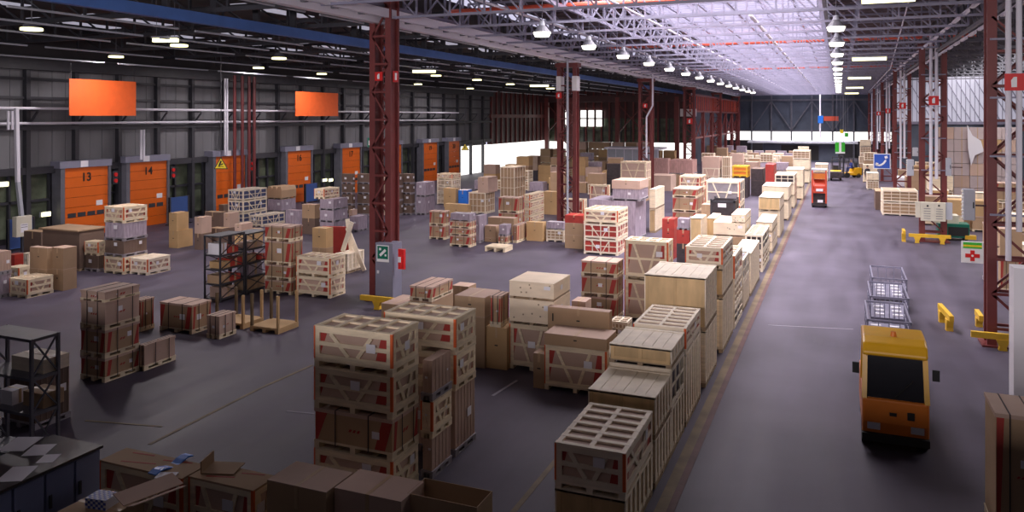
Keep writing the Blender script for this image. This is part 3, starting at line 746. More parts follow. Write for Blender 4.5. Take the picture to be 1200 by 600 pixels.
def k_ply(t, w, d, h, far, body='plywood', wood='pale_pine', top='pale_pine', ups=5):
    hp = min(.10, h * .2); W = w - .05; Dp = d - .02
    pallet_mb(w, d, hp).obj('pallet_base', 'old_wood', t)
    MB().b2(-W / 2, W / 2, -Dp / 2, Dp / 2, hp, h - .03).obj('panel_body', body, t)
    m = MB(); m2 = MB(); n = max(3, round(d / .3)); bw = min(.12, d / n * .55)
    for k in range(n + 1):
        y = -Dp / 2 + bw / 2 + (Dp - bw) * k / n
        m.box(W / 2 + .0125, y, (hp + h) / 2, .025, bw, h - hp - .03)
        m2.box(-(W / 2 + .0125), y, (hp + h) / 2, .025, bw, h - hp - .03)
    m.b2(W / 2, W / 2 + .012, -Dp / 2, Dp / 2, hp, hp + .08); m.obj('side_battens', wood, t)
    if not far: m2.b2(-W / 2 - .012, -W / 2, -Dp / 2, Dp / 2, hp, hp + .08); m2.obj('side_battens', wood, t)
    m = MB()
    for k in range(3):
        x = (-W / 2 + .04) + (W - .08) * k / 2; m.b2(x - .035, x + .035, -Dp / 2 - .012, -Dp / 2, hp, h - .03)
    m.b2(-W / 2 + .01, W / 2 - .01, -Dp / 2 - .006, -Dp / 2, hp, hp + .06); m.obj('front_battens', body, t)
    m = MB(); n = max(4, round(w / .2))
    for k in range(n):
        a = -w / 2 + w * k / n; m.b2(a + .004, a + w / n - .004, -d / 2, d / 2, h - .03, h - .0015 * (k % 2))
    for yv in (-d / 2 + .05, d / 2 - .05): m.b2(-w / 2, w / 2, yv - .05, yv + .05, h - .032, h + .012)
    m.obj('lid_planks', top, t)
def k_heavy(t, w, d, h, far, body='pale_plywood'):
    hp = min(.06, h * .15)
    m = MB()
    for s in (-1, 0, 1): m.b2(s * (w / 2 - .06) - .05, s * (w / 2 - .06) + .05, -d / 2, d / 2, 0, hp)
    m.obj('skid', 'old_wood', t)
    MB().b2(-w / 2, w / 2, -d / 2, d / 2, hp, h - .025).obj('panel_body', body, t)
    MB().b2(-w / 2 - .004, w / 2 + .004, -d / 2 - .004, d / 2 + .004, h - .022, h).obj('lid', body, t)
    if not far:
        m = MB()
        for k in range(7):
            x = random.uniform(-.42, .42) * w; z = hp + (h - hp) * random.uniform(.15, .85); m.tube((x, -d / 2 - .002, z), (x, -d / 2, z), .022, 8)
        m.obj('wood_knots', 'old_wood', t)
        m = MB(); m.b2(w * .28, w * .42, -d / 2 - .005, -d / 2, h * .62, h * .82); m.b2(w / 2, w / 2 + .005, -d * .1, d * .02, h * .45, h * .7); m.obj('label_sheet', 'paper_white', t)
def k_film(t, w, d, h, far, body='film', under='cardboard'):
    hp = min(PAL, h * .2)
    pallet_mb(w, d, hp).obj('pallet_base', 'grey_wood', t)
    MB().b2(-w / 2 + .03, w / 2 - .03, -d / 2 + .03, d / 2 - .03, hp, h).obj('wrapped_goods', body, t)
    if not far:
        m = MB(); n = max(4, round(d / .14))
        for k in range(n + 1):
            y = -d / 2 + .04 + (d - .08) * k / n; m.box(w / 2 - .028, y, (hp + h) / 2, .012, .03, h - hp - .02)
        n = max(4, round(w / .16))
        for k in range(n + 1):
            x = -w / 2 + .04 + (w - .08) * k / n; m.box(x, -d / 2 + .028, (hp + h) / 2, .02, .010, h - hp - .02)
        m.obj('film_folds', body, t)
        paper_mb(w - .05, d - .05, hp, h).obj('label_sheet', 'paper_white', t)
def k_lattice(t, w, d, h, far, inner='cardboard', wood='pale_pine', rails=2, ups=3, vee=False):
    hp = min(.1, h * .18); bw = min(.05, h * .10)
    pallet_mb(w, d, hp).obj('pallet_base', wood, t)
    MB().b2(-w / 2 + .06, w / 2 - .06, -d / 2 + .06, d / 2 - .06, hp, h - .07).obj('goods_inside', inner, t)
    m = MB(); face_strips(m, w - .05, d - .05, h - .025, hp, rails, ups, vee, bw, .025); m.obj('lattice_battens', wood, t)
    m = MB(); n = max(4, round(d / .3))
    for k in range(n): y = -d / 2 + bw / 2 + (d - bw) * k / (n - 1); m.b2(-w / 2, w / 2, y - bw * .55, y + bw * .55, h - .025, h)
    for x in (-w / 2 + bw / 2, 0, w / 2 - bw / 2): m.b2(x - bw / 2, x + bw / 2, -d / 2, d / 2, h - .03, h - .003)
    m.obj('top_slats', wood, t)
    if not far: paper_mb(w - .04, d - .04, hp, h).obj('label_sheet', 'paper_white', t)
def k_bin(t, w, d, h, far):
    m = MB(); e = .03
    m.b2(-w / 2, w / 2, -d / 2, -d / 2 + e, .08, h); m.b2(-w / 2, w / 2, d / 2 - e, d / 2, .08, h); m.b2(-w / 2, -w / 2 + e, -d / 2 + e, d / 2 - e, .08, h); m.b2(w / 2 - e, w / 2, -d / 2 + e, d / 2 - e, .08, h); m.b2(-w / 2, w / 2, -d / 2, d / 2, .05, .09)
    m.obj('bin_walls', 'dark_goods', t)
    m = MB()
    for sx in (-1, 1):
        for sy in (-1, 1): m.b2(sx * (w / 2 - .02) - .05, sx * (w / 2 - .02) + .05, sy * (d / 2 - .02) - .05, sy * (d / 2 - .02) + .05, 0, h + .08)
    m.b2(-w / 2 - .03, w / 2 + .03, -d / 2 - .03, -d / 2, h - .08, h); m.obj('corner_posts', 'dark_steel', t)
    MB().b2(-w * .2, w * .15, -d / 2 - .035, -d / 2 - .031, h * .6, h * .85).obj('label_sheet', 'paper_white', t)
def k_bigbrown(t, w, d, h, far):
    MB().b2(-w / 2, w / 2, -d / 2, d / 2, .1, h - .05).obj('carton_body', 'brown_cardboard', t)
    pallet_mb(w, d, .1).obj('pallet_base', 'old_wood', t)
    MB().b2(-w / 2 - .12, w / 2 + .05, -d / 2 - .1, d / 2 + .1, h - .05, h).obj('board_lid', 'cardboard', t)
def k_pallet(t, w, d, h, far):
    n = max(1, round(h / .14))
    for k in range(1):
        m = MB(); hp = h
        for sx in (-1, 0, 1):
            x = sx * (w / 2 - .06); m.b2(x - .05, x + .05, -d / 2, d / 2, 0, hp * .75)
        m.obj('stringer', 'pine', t)
        m = MB(); q = 7
        for i in range(q): y = -d / 2 + .06 + (d - .12) * i / (q - 1); m.b2(-w / 2, w / 2, y - .05, y + .05, hp * .75, hp)
        m.obj('deck_boards', 'pine', t)
def k_lump(t, w, d, h, far):
    hp = .12; pallet_mb(w, d, hp).obj('pallet_base', 'old_wood', t)
    m = MB(); n = 3
    for k in range(n):
        a = -w / 2 + w * k / n; b = a + w / n
        m.prism([(a, hp), (b, hp), (b, h * .7), (a + (b - a) * .8, h), (a + (b - a) * .25, h), (a, h * .75)], 'y', -d / 2, d / 2)
    m.obj('sack_carton', 'cardboard', t)
KINDS = {   # kind: (object name, label words, category, builder, kwargs)
 'frame': ('framed_crate', 'timber-framed carton crate', 'crate', k_frame, {}),
 'pframe': ('framed_crate', 'low pale framed crate', 'crate', k_frame, dict(wood='pale_pine', vee=True, cross=True)),
 'cframe': ('framed_crate', 'cardboard-topped framed crate', 'crate', k_frame, dict(cover=True)),
 'bigframe': ('framed_crate', 'large grey-sided crate', 'crate', k_frame, dict(inner='grey_wood', wood='pale_pine', red=False)),
 'box': ('strapped_carton', 'strapped brown carton', 'carton', k_box, {}),
 'lidbox': ('strapped_carton', 'pinkish strapped carton', 'carton', k_box, dict(inner='pink_cardboard', red=False)),
 'redbox': ('strapped_carton', 'red-striped strapped carton', 'carton', k_box, {}),
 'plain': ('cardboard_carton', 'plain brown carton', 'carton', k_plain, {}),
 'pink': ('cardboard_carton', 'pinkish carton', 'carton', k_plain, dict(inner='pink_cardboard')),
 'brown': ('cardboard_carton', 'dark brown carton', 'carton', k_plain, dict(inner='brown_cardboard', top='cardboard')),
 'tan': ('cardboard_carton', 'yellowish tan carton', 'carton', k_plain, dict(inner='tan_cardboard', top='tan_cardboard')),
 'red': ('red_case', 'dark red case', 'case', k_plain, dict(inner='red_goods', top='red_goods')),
 'ply': ('plywood_crate', 'closed plywood crate', 'crate', k_ply, {}),
 'pply': ('plywood_crate', 'closed pale batten crate', 'crate', k_ply, dict(body='pine')),
 'heavy': ('plywood_case', 'smooth bright plywood case', 'crate', k_heavy, {}),
 'film': ('wrapped_pallet_load', 'grey film-wrapped load', 'pallet load', k_film, {}),
 'bfilm': ('wrapped_pallet_load', 'brown film-wrapped load', 'pallet load', k_film, dict(body='brown_cardboard')),
 'pfilm': ('wrapped_pallet_load', 'pink film-wrapped load', 'pallet load', k_film, dict(body='pink_film')),
 'lfilm': ('wrapped_pallet_load', 'cartons under clear film', 'pallet load', k_film, dict(body='pink_cardboard')),
 'lattice': ('lattice_crate', 'open lattice crate', 'crate', k_lattice, {}),
 'redlat': ('lattice_crate', 'lattice crate of red goods', 'crate', k_lattice, dict(inner='red_goods', rails=1, ups=3, vee=True)),
 'bluelat': ('lattice_crate', 'lattice crate of blue goods', 'crate', k_lattice, dict(inner='blue_goods', rails=1, ups=3, vee=True)),
 'darklat': ('lattice_crate', 'lattice crate of dark goods', 'crate', k_lattice, dict(inner='dark_goods', rails=1, ups=2)),
 'dark': ('dark_case', 'dark brown case', 'case', k_plain, dict(inner='dark_goods', top='brown_cardboard')),
 'orange': ('orange_case', 'bright orange yellow-edged case', 'case', k_frame, dict(inner='truck_orange', wood='yellow_paint', red=False, vee=False)),
 'bin': ('metal_bin', 'black metal stacking bin', 'bin', k_bin, {}),
 'bigbrown': ('cardboard_carton', 'very large board-lidded carton', 'carton', k_bigbrown, {}),
 'blue': ('blue_carton', 'bright blue carton', 'carton', k_plain, dict(inner='blue_bright', top='paper_white')),
 'mauve': ('wrapped_pallet_load', 'smooth mauve wrapped load', 'pallet load', k_film, dict(body='film')),
 'pallet': ('wooden_pallet', 'empty wooden pallet', 'pallet', k_pallet, {}),
 'lump': ('wrapped_pallet_load', 'bulging brown cartons', 'pallet load', k_lump, {}),
 'white': ('white_carton', 'white carton', 'carton', k_plain, dict(inner='paper_white', top='paper_white')),
}
LEVW = ['on the floor in', 'second up in', 'third up in', 'fourth up in', 'fifth up in']
ALLST = []
def stack(xl, xr, yb, xb, levels, desc, group=None, far=None, zbase=0.0, mind=.5):
    lv = []
    for s in levels.split():
        a = s.split('/'); k, y = a[0].split(':'); lv.append((k, float(y), [float(q) for q in a[1:]]))
    right = xb > xr; xe = xr if right else xl
    if yb < 0:
        P = G(xe, lv[-1][1], -yb)
    else: P = G(xe, yb, zbase)
    Y0 = P.y; z = zbase; n = len(lv); prev = None
    for i, (k, yt, ov) in enumerate(lv):
        z1 = (CAMH - (yt - HORY) * depth(P.x, Y0) / FPX)
        if ov: a, b, c = ov
        else: a, b, c = xl, xr, xb
        Y = Y0 + (.004 * i)
        x0 = Xat(a, Y); x1 = Xat(b, Y)
        Xe = x1 if right else x0
        Yb = Yat(c, Xe); d = min(max(Yb - Y, mind), 3.2 if group and 'aisle edge' in group else (2.4 if Y > 30 else 3.2)); w_ = max(x1 - x0, .2); h = max(z1 - z, .08)
        nm, words_, cat, fn, kw = KINDS[k]
        if n == 1: lab = '%s %s' % (words_, desc)
        elif i == n - 1: lab = '%s, topmost of %s' % (words_, desc)
        else: lab = '%s, %s %s' % (words_, LEVW[min(i, 4)], desc)
        if n == 1 and not desc.startswith(('in ', 'on ', 'by ', 'behind', 'beside', 'left', 'right', 'near', 'at ', 'just', 'under', 'before', 'between', 'below', 'standing')): lab = '%s, %s' % (words_, desc)
        t = thing(nm, lab, cat, (( x0 + x1) / 2, Y + d / 2, z), 0, group)
        fn(t, w_, d, h, (far if far is not None else Y > 55), **kw)
        ALLST.append((desc, k, round(w_, 2), round(d, 2), round(h, 2), round(z, 2), round(x0, 1), round(Y, 1)))
        z += h
# --- aisle edge row
RX = 2.0219
def A(xl, xr, xb, levels, desc, yb=None):
    stack(xl, xr, yb or (HORY + (984 - xr) * RX), xb, levels, desc, 'crates stacked along the aisle edge')
nth = ['the aisle-edge stack nearest the camera', 'the second aisle-edge stack', 'the third aisle-edge stack', 'the fourth aisle-edge stack', 'the fifth aisle-edge stack', 'the sixth aisle-edge stack',
       'the seventh aisle-edge stack', 'the eighth aisle-edge stack', 'the ninth aisle-edge stack', 'the tenth aisle-edge stack', 'the eleventh aisle-edge stack', 'the twelfth aisle-edge stack', 'the thirteenth aisle-edge stack', 'the fourteenth aisle-edge stack', 'the fifteenth aisle-edge stack', 'the sixteenth aisle-edge stack', 'the farthest aisle-edge stack']
A(650, 733, 765, 'ply:588 lattice0:532'.replace('lattice0', 'pframe'), nth[0])
A(689, 768, 787, 'pply:517 ply:467', nth[1])
A(714, 787, 802, 'pply:482 darklat:433 ply:411', nth[2])
A(742, 804, 821, 'pply:416 pframe:385', nth[3])
A(755, 827, 840, 'pply:389 ply:327', nth[4])
A(803, 847, 859, 'pply:350 ply:316 pframe:291', nth[5])
A(830, 861, 870, 'darklat:362 lattice:332 pframe:300', nth[6])
A(844, 871, 878, 'pply:333 bluelat:305', nth[7])
A(858, 880, 890, 'pply:297', nth[8])
A(873, 894, 905, 'lattice:297 darklat:276', nth[9])
A(886, 905, 914, 'pply:285 heavy:273 pply:261', nth[10])
A(889, 914, 922, 'pply:248 ply:232', nth[11])
A(893, 924, 932, 'pply:236 pply:219', nth[12])
A(908, 931, 938, 'pply:230 pply:216 darklat:205', nth[13], 244)
A(921, 941, 947, 'pply:220 pply:199', nth[14], 234)
A(929, 949, 955, 'pply:200 pply:187 lattice:177', nth[15], 215)
A(955, 970, 974, 'lattice:203 pply:193', nth[16], 212)
def S(*a, **k): stack(*a, **k)
# --- second row, between the aisle row and the open floor
S(638, 711, 466, 722, 'frame:412 plain:398', 'the stack before the bright smooth cases')
S(642, 714, 450, 716, 'plain:399 plain:366', 'the stack whose top carton carries a black 1', mind=.25)
S(625, 638, 456, 641, 'plain:415', 'standing upright left of the frame crate with cartons on top')
S(597, 649, 438, 668, 'frame:384 heavy:354 heavy:333', 'the stack with two bright smooth cases')
S(670, 686, 404, 693, 'plain:385 tan:354'.replace('tan', 'pink'), 'the pair just behind the carton marked 1')
S(569, 594, 434, 604, 'tan:385 redbox:348/574/587/597', 'the stack left of the bright smooth cases')
S(533, 568, 432, 586, 'plain:372 plain:349', 'the wide brown stack right of the film loads')
S(480, 506, 388, 531, 'plain:354 redbox:337', 'the pinkish stack right of the grey cabinet')
S(447, 474, 384, 498, 'plain:358', 'low beside the grey cabinet behind the frame crates')
S(530, 549, 362, 558, 'plain:336', 'behind the pinkish cartons on the open floor')
S(715, 735, 405, 741, 'lattice:378', 'low behind the carton marked 1')
S(681, 723, 376, 731, 'box:350 box:326 box:308', 'the stack in front of the red lattice crates')
S(732, 783, 380, 789, 'frame:331 frame:284', 'the stack right of the strapped cartons')
S(684, 724, 300, 736, 'redlat:282 redlat:264 frame:247', 'the stack of red lattice crates')
S(689, 745, 284, 761, 'mauve:236 mauve:222/717/750/760 pink:212/717/750/760', 'the big mauve block behind the red crates')
S(662, 683, 292, 690, 'plain:276 plain:262 red:253', 'the stack just left of the red lattice crates')
S(727, 757, 236, 763, 'plain:212 frame:190', 'the stack behind the mauve block')
S(761, 768, 273, 789, 'ply:246 pply:222', 'the tall narrow stack right of the mauve block')
S(788, 817, 263, 825, 'box:249 box:232 box:222', 'the strapped stack before the grey-sided crates')
S(796, 821, 248, 828, 'box:224 frame:207', 'the stack behind the strapped cartons, with V-braced top')
S(827, 867, 270, 885, 'bigframe:241 bigframe:213', 'the pair of grey-sided crates')
S(833, 861, 284, 865, 'plain:255 bin:236', 'the stack with the black bin')
S(822, 832, 272, 835, 'plain:240', 'left of the black metal bin')
S(776, 790, 304, 794, 'red:282 red:268 red:257', 'the red cases right of the mauve block')
S(793, 808, 310, 811, 'dark:286 red:270 film:257', 'the stack right of the plain red cases')
S(809, 822, 312, 828, 'ply:256', 'tall and upright, left of its twin by the bright case')
S(828, 838, 306, 845, 'ply:256', 'tall and upright, right of its twin by the bright case')
S(836, 873, 312, 882, 'plain:278 heavy:262 heavy:252/857/873/881', 'the stack with the small bright case on top')
S(763, 783, 214, 786, 'pfilm:186', 'left of the white-dotted brown carton')
S(784, 812, 220, 822, 'plain:205 pfilm:188', 'the pink stack with white dots on the left')
S(762, 786, 224, 800, 'pink:206', 'under the pink wrapped row')
S(823, 843, 218, 846, 'pframe:197 pink:184', 'the stack right of the pink wrapped row')
S(846, 856, 218, 858, 'lattice:184', 'slim and upright, left of the orange case')
S(858, 876, 232, 879, 'dark:208 orange:195', 'the stack with the bright orange case')
S(880, 894, 230, 897, 'dark:212 dark:198', 'the dark stack right of the orange case')
S(897, 907, 232, 912, 'red:211 red:193', 'the reddish stack left of the far pale crates')
S(828, 843, 190, 848, 'plain:171', 'at the back between the far red posts')
S(846, 858, 190, 860, 'film:171', 'pale one right of the carton between far red posts')
# --- front left stacks
S(368, 460, 590, 491, 'frame:541 box:493 frame:442 frame:392', 'the tall near stack of V-braced crates')
S(450, 534, 536, 558, 'lfilm:459 frame:416 frame:374', 'the tall stack behind the V-braced one')
S(493, 507, 562, 530, 'lfilm:515 frame:471 lfilm:424', 'the narrow stack squeezed between two tall ones')
S(313, 382, -1.25, 414, 'plain:577', 'with a broad lid, left one of the bottom-edge pair')
S(392, 470, -1.25, 497, 'pink:588', 'with a broad pinkish lid, right one of the bottom-edge pair')
S(117, 213, -1.0, 238, 'cframe:561', 'with a printed top at the bottom left edge')
S(221, 297, -1.0, 316, 'cframe:575', 'with printed top, right of its twin at the bottom edge')
S(94, 123, 449, 164, 'box:421 box:388 lidbox:355 lidbox:343', 'the four-high stack on the left floor')
S(163, 168, 435, 205, 'lidbox:405', 'low, at the right foot of the four-high stack')
S(155, 165, 389, 176, 'box:352', 'small, just behind the four-high stack on the left')
S(187, 225, 392, 248, 'redbox:358', 'left of the small pale carton on the open floor')
S(242, 257, 398, 277, 'lidbox:371', 'small pale one on the open floor by the post pallet')
S(310, 341, 346, 355, 'box:330 box:312 box:284 box:266', 'the four-high strapped stack right of the steel rack')
S(347, 387, 350, 405, 'frame:326 frame:303', 'the two-high stack right of the strapped cartons')
S(393, 407, 321, 427, 'pply:298', 'low one at the foot of the leaning boards')
S(366, 382, 316, 388, 'plain:291 tan:268', 'the upright carton stack by the leaning boards')
S(374, 391, 279, 408, 'film:261 film:247 film:234 frame:222/368/380/398', 'the grey wrapped stack in the middle distance')
S(354, 369, 275, 374, 'brown:256 plain:240', 'the stack left of the grey wrapped one')
S(334, 351, 266, 355, 'film:247', 'low one left of the brown carton pair')
S(409, 420, 272, 431, 'film:254', 'low one right of the grey wrapped stack')
S(409, 413, 262, 418, 'pink:246', 'small one behind the low film load')
S(400, 413, 253, 416, 'bfilm:241 bfilm:228 bfilm:216 bfilm:204', 'the left four-high wrapped stack before dock 17', mind=.35)
S(418, 433, 253, 437, 'bfilm:241 bfilm:228 bfilm:216 bfilm:204', 'the right four-high wrapped stack before dock 17')
S(437, 447, 253, 450, 'lattice:228 lattice:204', 'the lattice stack hidden behind the near column')
S(451, 468, 253, 470, 'bfilm:236 bfilm:220 bfilm:204', 'the wrapped stack seen through the near column')
S(470, 482, 252, 485, 'bfilm:241 bfilm:228 bfilm:216 bfilm:204', 'the four-high stack right of the near column')
S(487, 499, 252, 510, 'film:231 film:214', 'the silvery two-high stack right of the near column')
S(512, 530, 240, 540, 'lattice:233 lattice:226 lattice:219 lattice:211 frame:204', 'the five-high pale stack beyond the silvery one')
S(267, 285, 263, 313, 'bluelat:250 bluelat:236 bluelat:223', 'the stack with dark blue goods')
S(293, 307, 266, 334, 'bluelat:253', 'low one right of the blue goods stack')
S(313, 330, 249, 347, 'film:234 lump:219', 'the stack before dock door 16')
S(198, 208, 291, 226, 'tan:271 tan:250/198/207/221', 'the tan stack before the blue screen')
S(228, 236, 293, 248, 'brown:274 pink:255', 'the stack right of the tan cartons')
S(240, 258, 272, 262, 'brown:249', 'behind the carton pair near the third dock door')
S(262, 269, 284, 280, 'brown:267 pink:250', 'the stack left of the blue goods')
S(246, 260, 288, 264, 'brown:268', 'between the two pale topped cartons')
S(275, 286, 292, 308, 'tan:272 pink:263/275/283/296', 'the small tan stack behind the steel rack')
S(248, 262, 252, 266, 'brown:240', 'dark one before the third dock door')
S(50, 93, 318, 122, 'bigbrown:270', 'standing before dock door 13')
S(28, 48, 306, 52, 'brown:272', 'left of the very large board-lidded carton')
S(122, 145, 322, 173, 'frame:302 bfilm:283 film:262 frame:243', 'the tall stack before dock door 14')
S(152, 173, 323, 200, 'pframe:304', 'with printed sides on the floor before door 14')
S(99, 115, 319, 122, 'bfilm:300 frame:284', 'the stack just left of the tall door-14 stack')
S(35, 55, 341, 57, 'plain:316 plain:291', 'the left twin carton stack near the left edge', mind=.3)
S(60, 74, 341, 90, 'plain:316 plain:291', 'the right twin carton stack near the left edge')
S(11, 32, 350, 63, 'frame:328', 'low one near the left edge with orange corners')
S(8, 22, 334, 38, 'frame:314', 'behind the low orange-cornered crate at left')
S(-16, -2, 350, 7, 'film:323 lfilm:296', 'the stack cut off by the left edge')
S(8, 17, 318, 27, 'red:299', 'behind the left-edge stacks')
S(27, 33, 322, 37, 'lattice:297', 'slim one left of the twin carton stacks')
S(2, 41, 505, 83, 'bfilm:432', 'behind the steel rack at the left edge')
# --- middle distance
S(503, 521, 281, 527, 'box:265 redbox:248', 'the pair at the left of the middle group')
S(527, 551, 290, 558, 'box:277 box:268 box:260 film:251', 'the four-high pallet stack of the middle group')
S(556, 562, 285, 571, 'film:253', 'dark one right of the four-high pallet stack')
S(568, 581, 284, 585, 'plain:279 plain:265', 'the brown pair behind the flat pallet')
S(584, 594, 286, 600, 'box:277 film:264', 'the pair right of the brown pair')
S(568, 592, 296, 601, 'pallet:290', 'lying askew before the middle group')
S(549, 569, 251, 580, 'lattice:226 pink:208/560/572/583', 'the tall lattice stack of the middle group')
S(537, 547, 243, 553, 'blue:223', 'left of the tall lattice crate')
S(520, 534, 243, 537, 'tan:221', 'left of the bright blue carton')
S(521, 548, 256, 552, 'tan:240', 'wide and low before the bright blue carton')
S(586, 603, 234, 616, 'lattice:196', 'large one behind the middle group')
S(584, 607, 268, 614, 'box:250 box:232', 'the stack under the large lattice crate')
S(614, 621, 263, 638, 'frame:254 frame:246 frame:237 frame:228', 'the four-high stack left of the second column')
S(572, 602, 276, 607, 'plain:256', 'long one in the middle group')
S(601, 606, 285, 618, 'redbox:264', 'with red side at the right of the middle group')
S(617, 636, 283, 640, 'tan:261', 'before the four-high stack by the second column')
S(640, 661, 284, 665, 'lattice:270 film:261', 'the low stack by the second column foot')
S(637, 655, 252, 659, 'tan:225', 'left of the second red column')
S(643, 659, 224, 662, 'tan:209', 'small one left of the second red column')
S(657, 684, 262, 688, 'frame:234', 'wide one right behind the second column foot')
S(636, 656, 262, 660, 'tan:226', 'second one left of the second column foot') if False else None
S(691, 713, 242, 715, 'frame:217', 'right of the second red column')
S(683, 703, 214, 706, 'mauve:190', 'pale one right of the second column')
S(706, 711, 225, 718, 'tan:200', 'left of the dark far stack') 
S(711, 726, 226, 729, 'dark:208 dark:192', 'the dark stack left of the V-braced pair')
S(739, 748, 190, 750, 'tan:168', 'tall one standing left of the third column')
# aisle right side
S(1034, 1076, 252, 1029, 'lattice:237 lattice:223', 'the two-high wide stack right of the aisle')
S(1026, 1033, 246, 1023, 'brown:224', 'dark one left of the wide lattice pair')
S(1016, 1030, 222, 1014, 'lattice:212 pply:203', 'the small stack below the phone sign')
S(1016, 1022, 228, 1013, 'lattice:212', 'narrow one at the aisle corner below the phone sign') if False else None
S(1050, 1064, 218, 1048, 'white:208', 'behind the second right column')
S(1062, 1076, 221, 1060, 'plain:207', 'left of the second right column')
S(1088, 1117, 243, 1085, 'lattice:224 pply:206', 'the low stack behind the second right column')
S(1120, 1150, 232, 1118, 'pply:219 pply:211', 'the flat pair beneath the wall of cartons')
S(1116, 1128, 252, 1114, 'pply:232', 'by the grey cabinet between right columns')
S(1154, 1168, 330, 1151, 'film:296 redbox:262', 'the stack behind the nearest right column')
S(1172, 1198, 342, 1170, 'redbox:302 plain:268', 'the stack at the right edge behind the column')
S(1143, 1160, 262, 1140, 'redbox:242 pply:226', 'the stack just left of the nearest right column')
S(1163, 1210, 262, 1160, 'lattice:236 redbox:214', 'the far right stack seen between column posts')
S(1188, 1262, 489, 1185, 'tallwhite:314'.replace('tallwhite', 'white'), 'very tall at the right edge')
S(1166, 1230, -1.9, 1153, 'frame:484'.replace('frame', 'redbox'), 'large one at the bottom right corner')
# --- the wall of cartons in the right bay, one object per carton
def carton_grid(px0, px1, X0, d, cols, rows, cw, ch, skip=(), kindf=None, desc='', group='', y=None):
    pass
base = D(1101, 61, 137); Yw = base.y
protos = []
for i, (mt) in enumerate(('pink_cardboard', 'pink_film', 'tan_cardboard')):
    protos.append(mt)
first = {}
for c in range(5):
    for r in range(6):
        mt = 'tan_cardboard' if (c, r) in ((2, 4), (3, 4)) else ('pink_cardboard' if (c * 7 + r * 3) % 5 == 0 else 'lilac_cardboard')
        x = Xat(1101, Yw) + .45 + c * 1.05; loc = (x, Yw + .5, r * .92)
        lab = {'tan_cardboard': 'yellowish carton in the high wall of cartons, beside the hanging film', 'lilac_cardboard': 'greyish pink carton in the high wall of cartons', 'pink_cardboard': 'browner pink carton in the high wall of cartons'}[mt]
        if mt not in first:
            t = thing('stacked_carton', lab, 'carton', loc, 0, 'cartons stacked as a wall in the right bay'); first[mt] = t
            MB().b2(-.51, .51, -.5, .5, .01, .9).obj('carton_body', mt, t)
            MB().b2(-.03, .03, -.505, -.5, .02, .9).obj('sealing_tape', 'tape_tan', t)
        else: dup(first[mt], loc)
m = MB(); x0 = Xat(1133, Yw)
m.prism([(x0, 5.7), (x0 + .35, 4.9), (x0 + .9, 4.5), (x0 + 1.1, 3.7), (x0 + .5, 3.4), (x0 + .25, 2.6), (x0 + .05, 3.9)], 'y', Yw - .25, Yw - .2)
tag(m.obj('plastic_sheet', 'paper_white'), 'torn white plastic sheet hanging on the wall of cartons', 'plastic sheet')
# --- background stacks, each crate its own object
def proto(kind, w, d, h, lab):
    nm, words_, cat, fn, kw = KINDS[kind]; t = thing(nm, lab, cat, (0, 0, 0), 0, 'background stacks'); fn(t, w, d, h, True, **kw); return t
used = {}
GL = {'plain': 'brown carton in the packed background stacks', 'pink': 'pinkish carton in the packed background stacks', 'pply': 'pale plywood crate in the packed background stacks', 'lattice': 'pale lattice crate in the packed background stacks',
      'film': 'grey wrapped load in the packed background stacks', 'box': 'strapped carton in the packed background stacks', 'tan': 'tan carton in the packed background stacks'}
def bgstack(x, y, n, ks, sc_=1.0, suffix='', grp='background stacks'):
    z = 0
    for k in range(n):
        kd = random.choice(ks); key = (kd, suffix)
        if key not in used:
            used[key] = proto(kd, 1.25, 1.1, .85, GL[kd].replace('in the packed background stacks', suffix or 'in the packed background stacks')); t = used[key]; t['group'] = grp
            t.location = (x, y, z)
        else: t = dup(used[key], (x, y, z))
        z += .85
# left of the hall: rows seen under the daylight opening
for k in range(13):
    x = -33.5 + k * 1.45
    bgstack(x, 88 + (k % 3) * .4, (2, 3, 3, 2, 4, 4, 4, 4, 4, 4, 3, 3, 2)[k], ['pink', 'tan', 'plain', 'box'], 1, 'in the stacks before the far daylight opening', 'stacks before the daylight opening')
for k in range(6):
    bgstack(-27.5 + k * 1.5, 80, (1, 2, 3, 2, 2, 1)[k], ['plain', 'lattice', 'film'], 1, 'in the row before the daylight-side stacks', 'row before the daylight stacks')
for r, Y in enumerate((92, 99, 106, 113)):
    for k in range(7):
        x = -13.2 + k * 1.5
        if r == 0 and k > 4: continue
        bgstack(x, Y, random.choice((2, 2, 3)), ['plain', 'lattice', 'film', 'pply', 'pink'], 1, 'in the packed far rows left of the aisle end', 'far rows left of the aisle end')
for r, Y in enumerate((77, 84, 91)):
    for k in range(3):
        x = 6.2 + k * 1.6 + (r % 2) * .3
        bgstack(x, Y, random.choice((1, 2, 2)), ['plain', 'lattice', 'pply', 'tan'], 1, 'in the far rows of the right bay', 'far rows of the right bay')
for r, Y in enumerate((84, 92, 101, 110)):
    bgstack(3.0 if r % 2 else 2.7, Y, (2, 3, 2, 4, 3)[r], ['lattice', 'pply', 'plain'], 1, 'along the far right edge of the aisle', 'stacks along the far right aisle edge')
for k, (px, Y) in enumerate(((1092, 52.5), (1113, 50.5), (1133, 52.5), (1153, 50.5))):
    bgstack(Xat(px, Y), Y, (2, 2, 1, 2, 1, 2)[k], ['pply', 'tan', 'box'], 1, 'in the jumble below the wall of cartons', 'jumble below the wall of cartons')
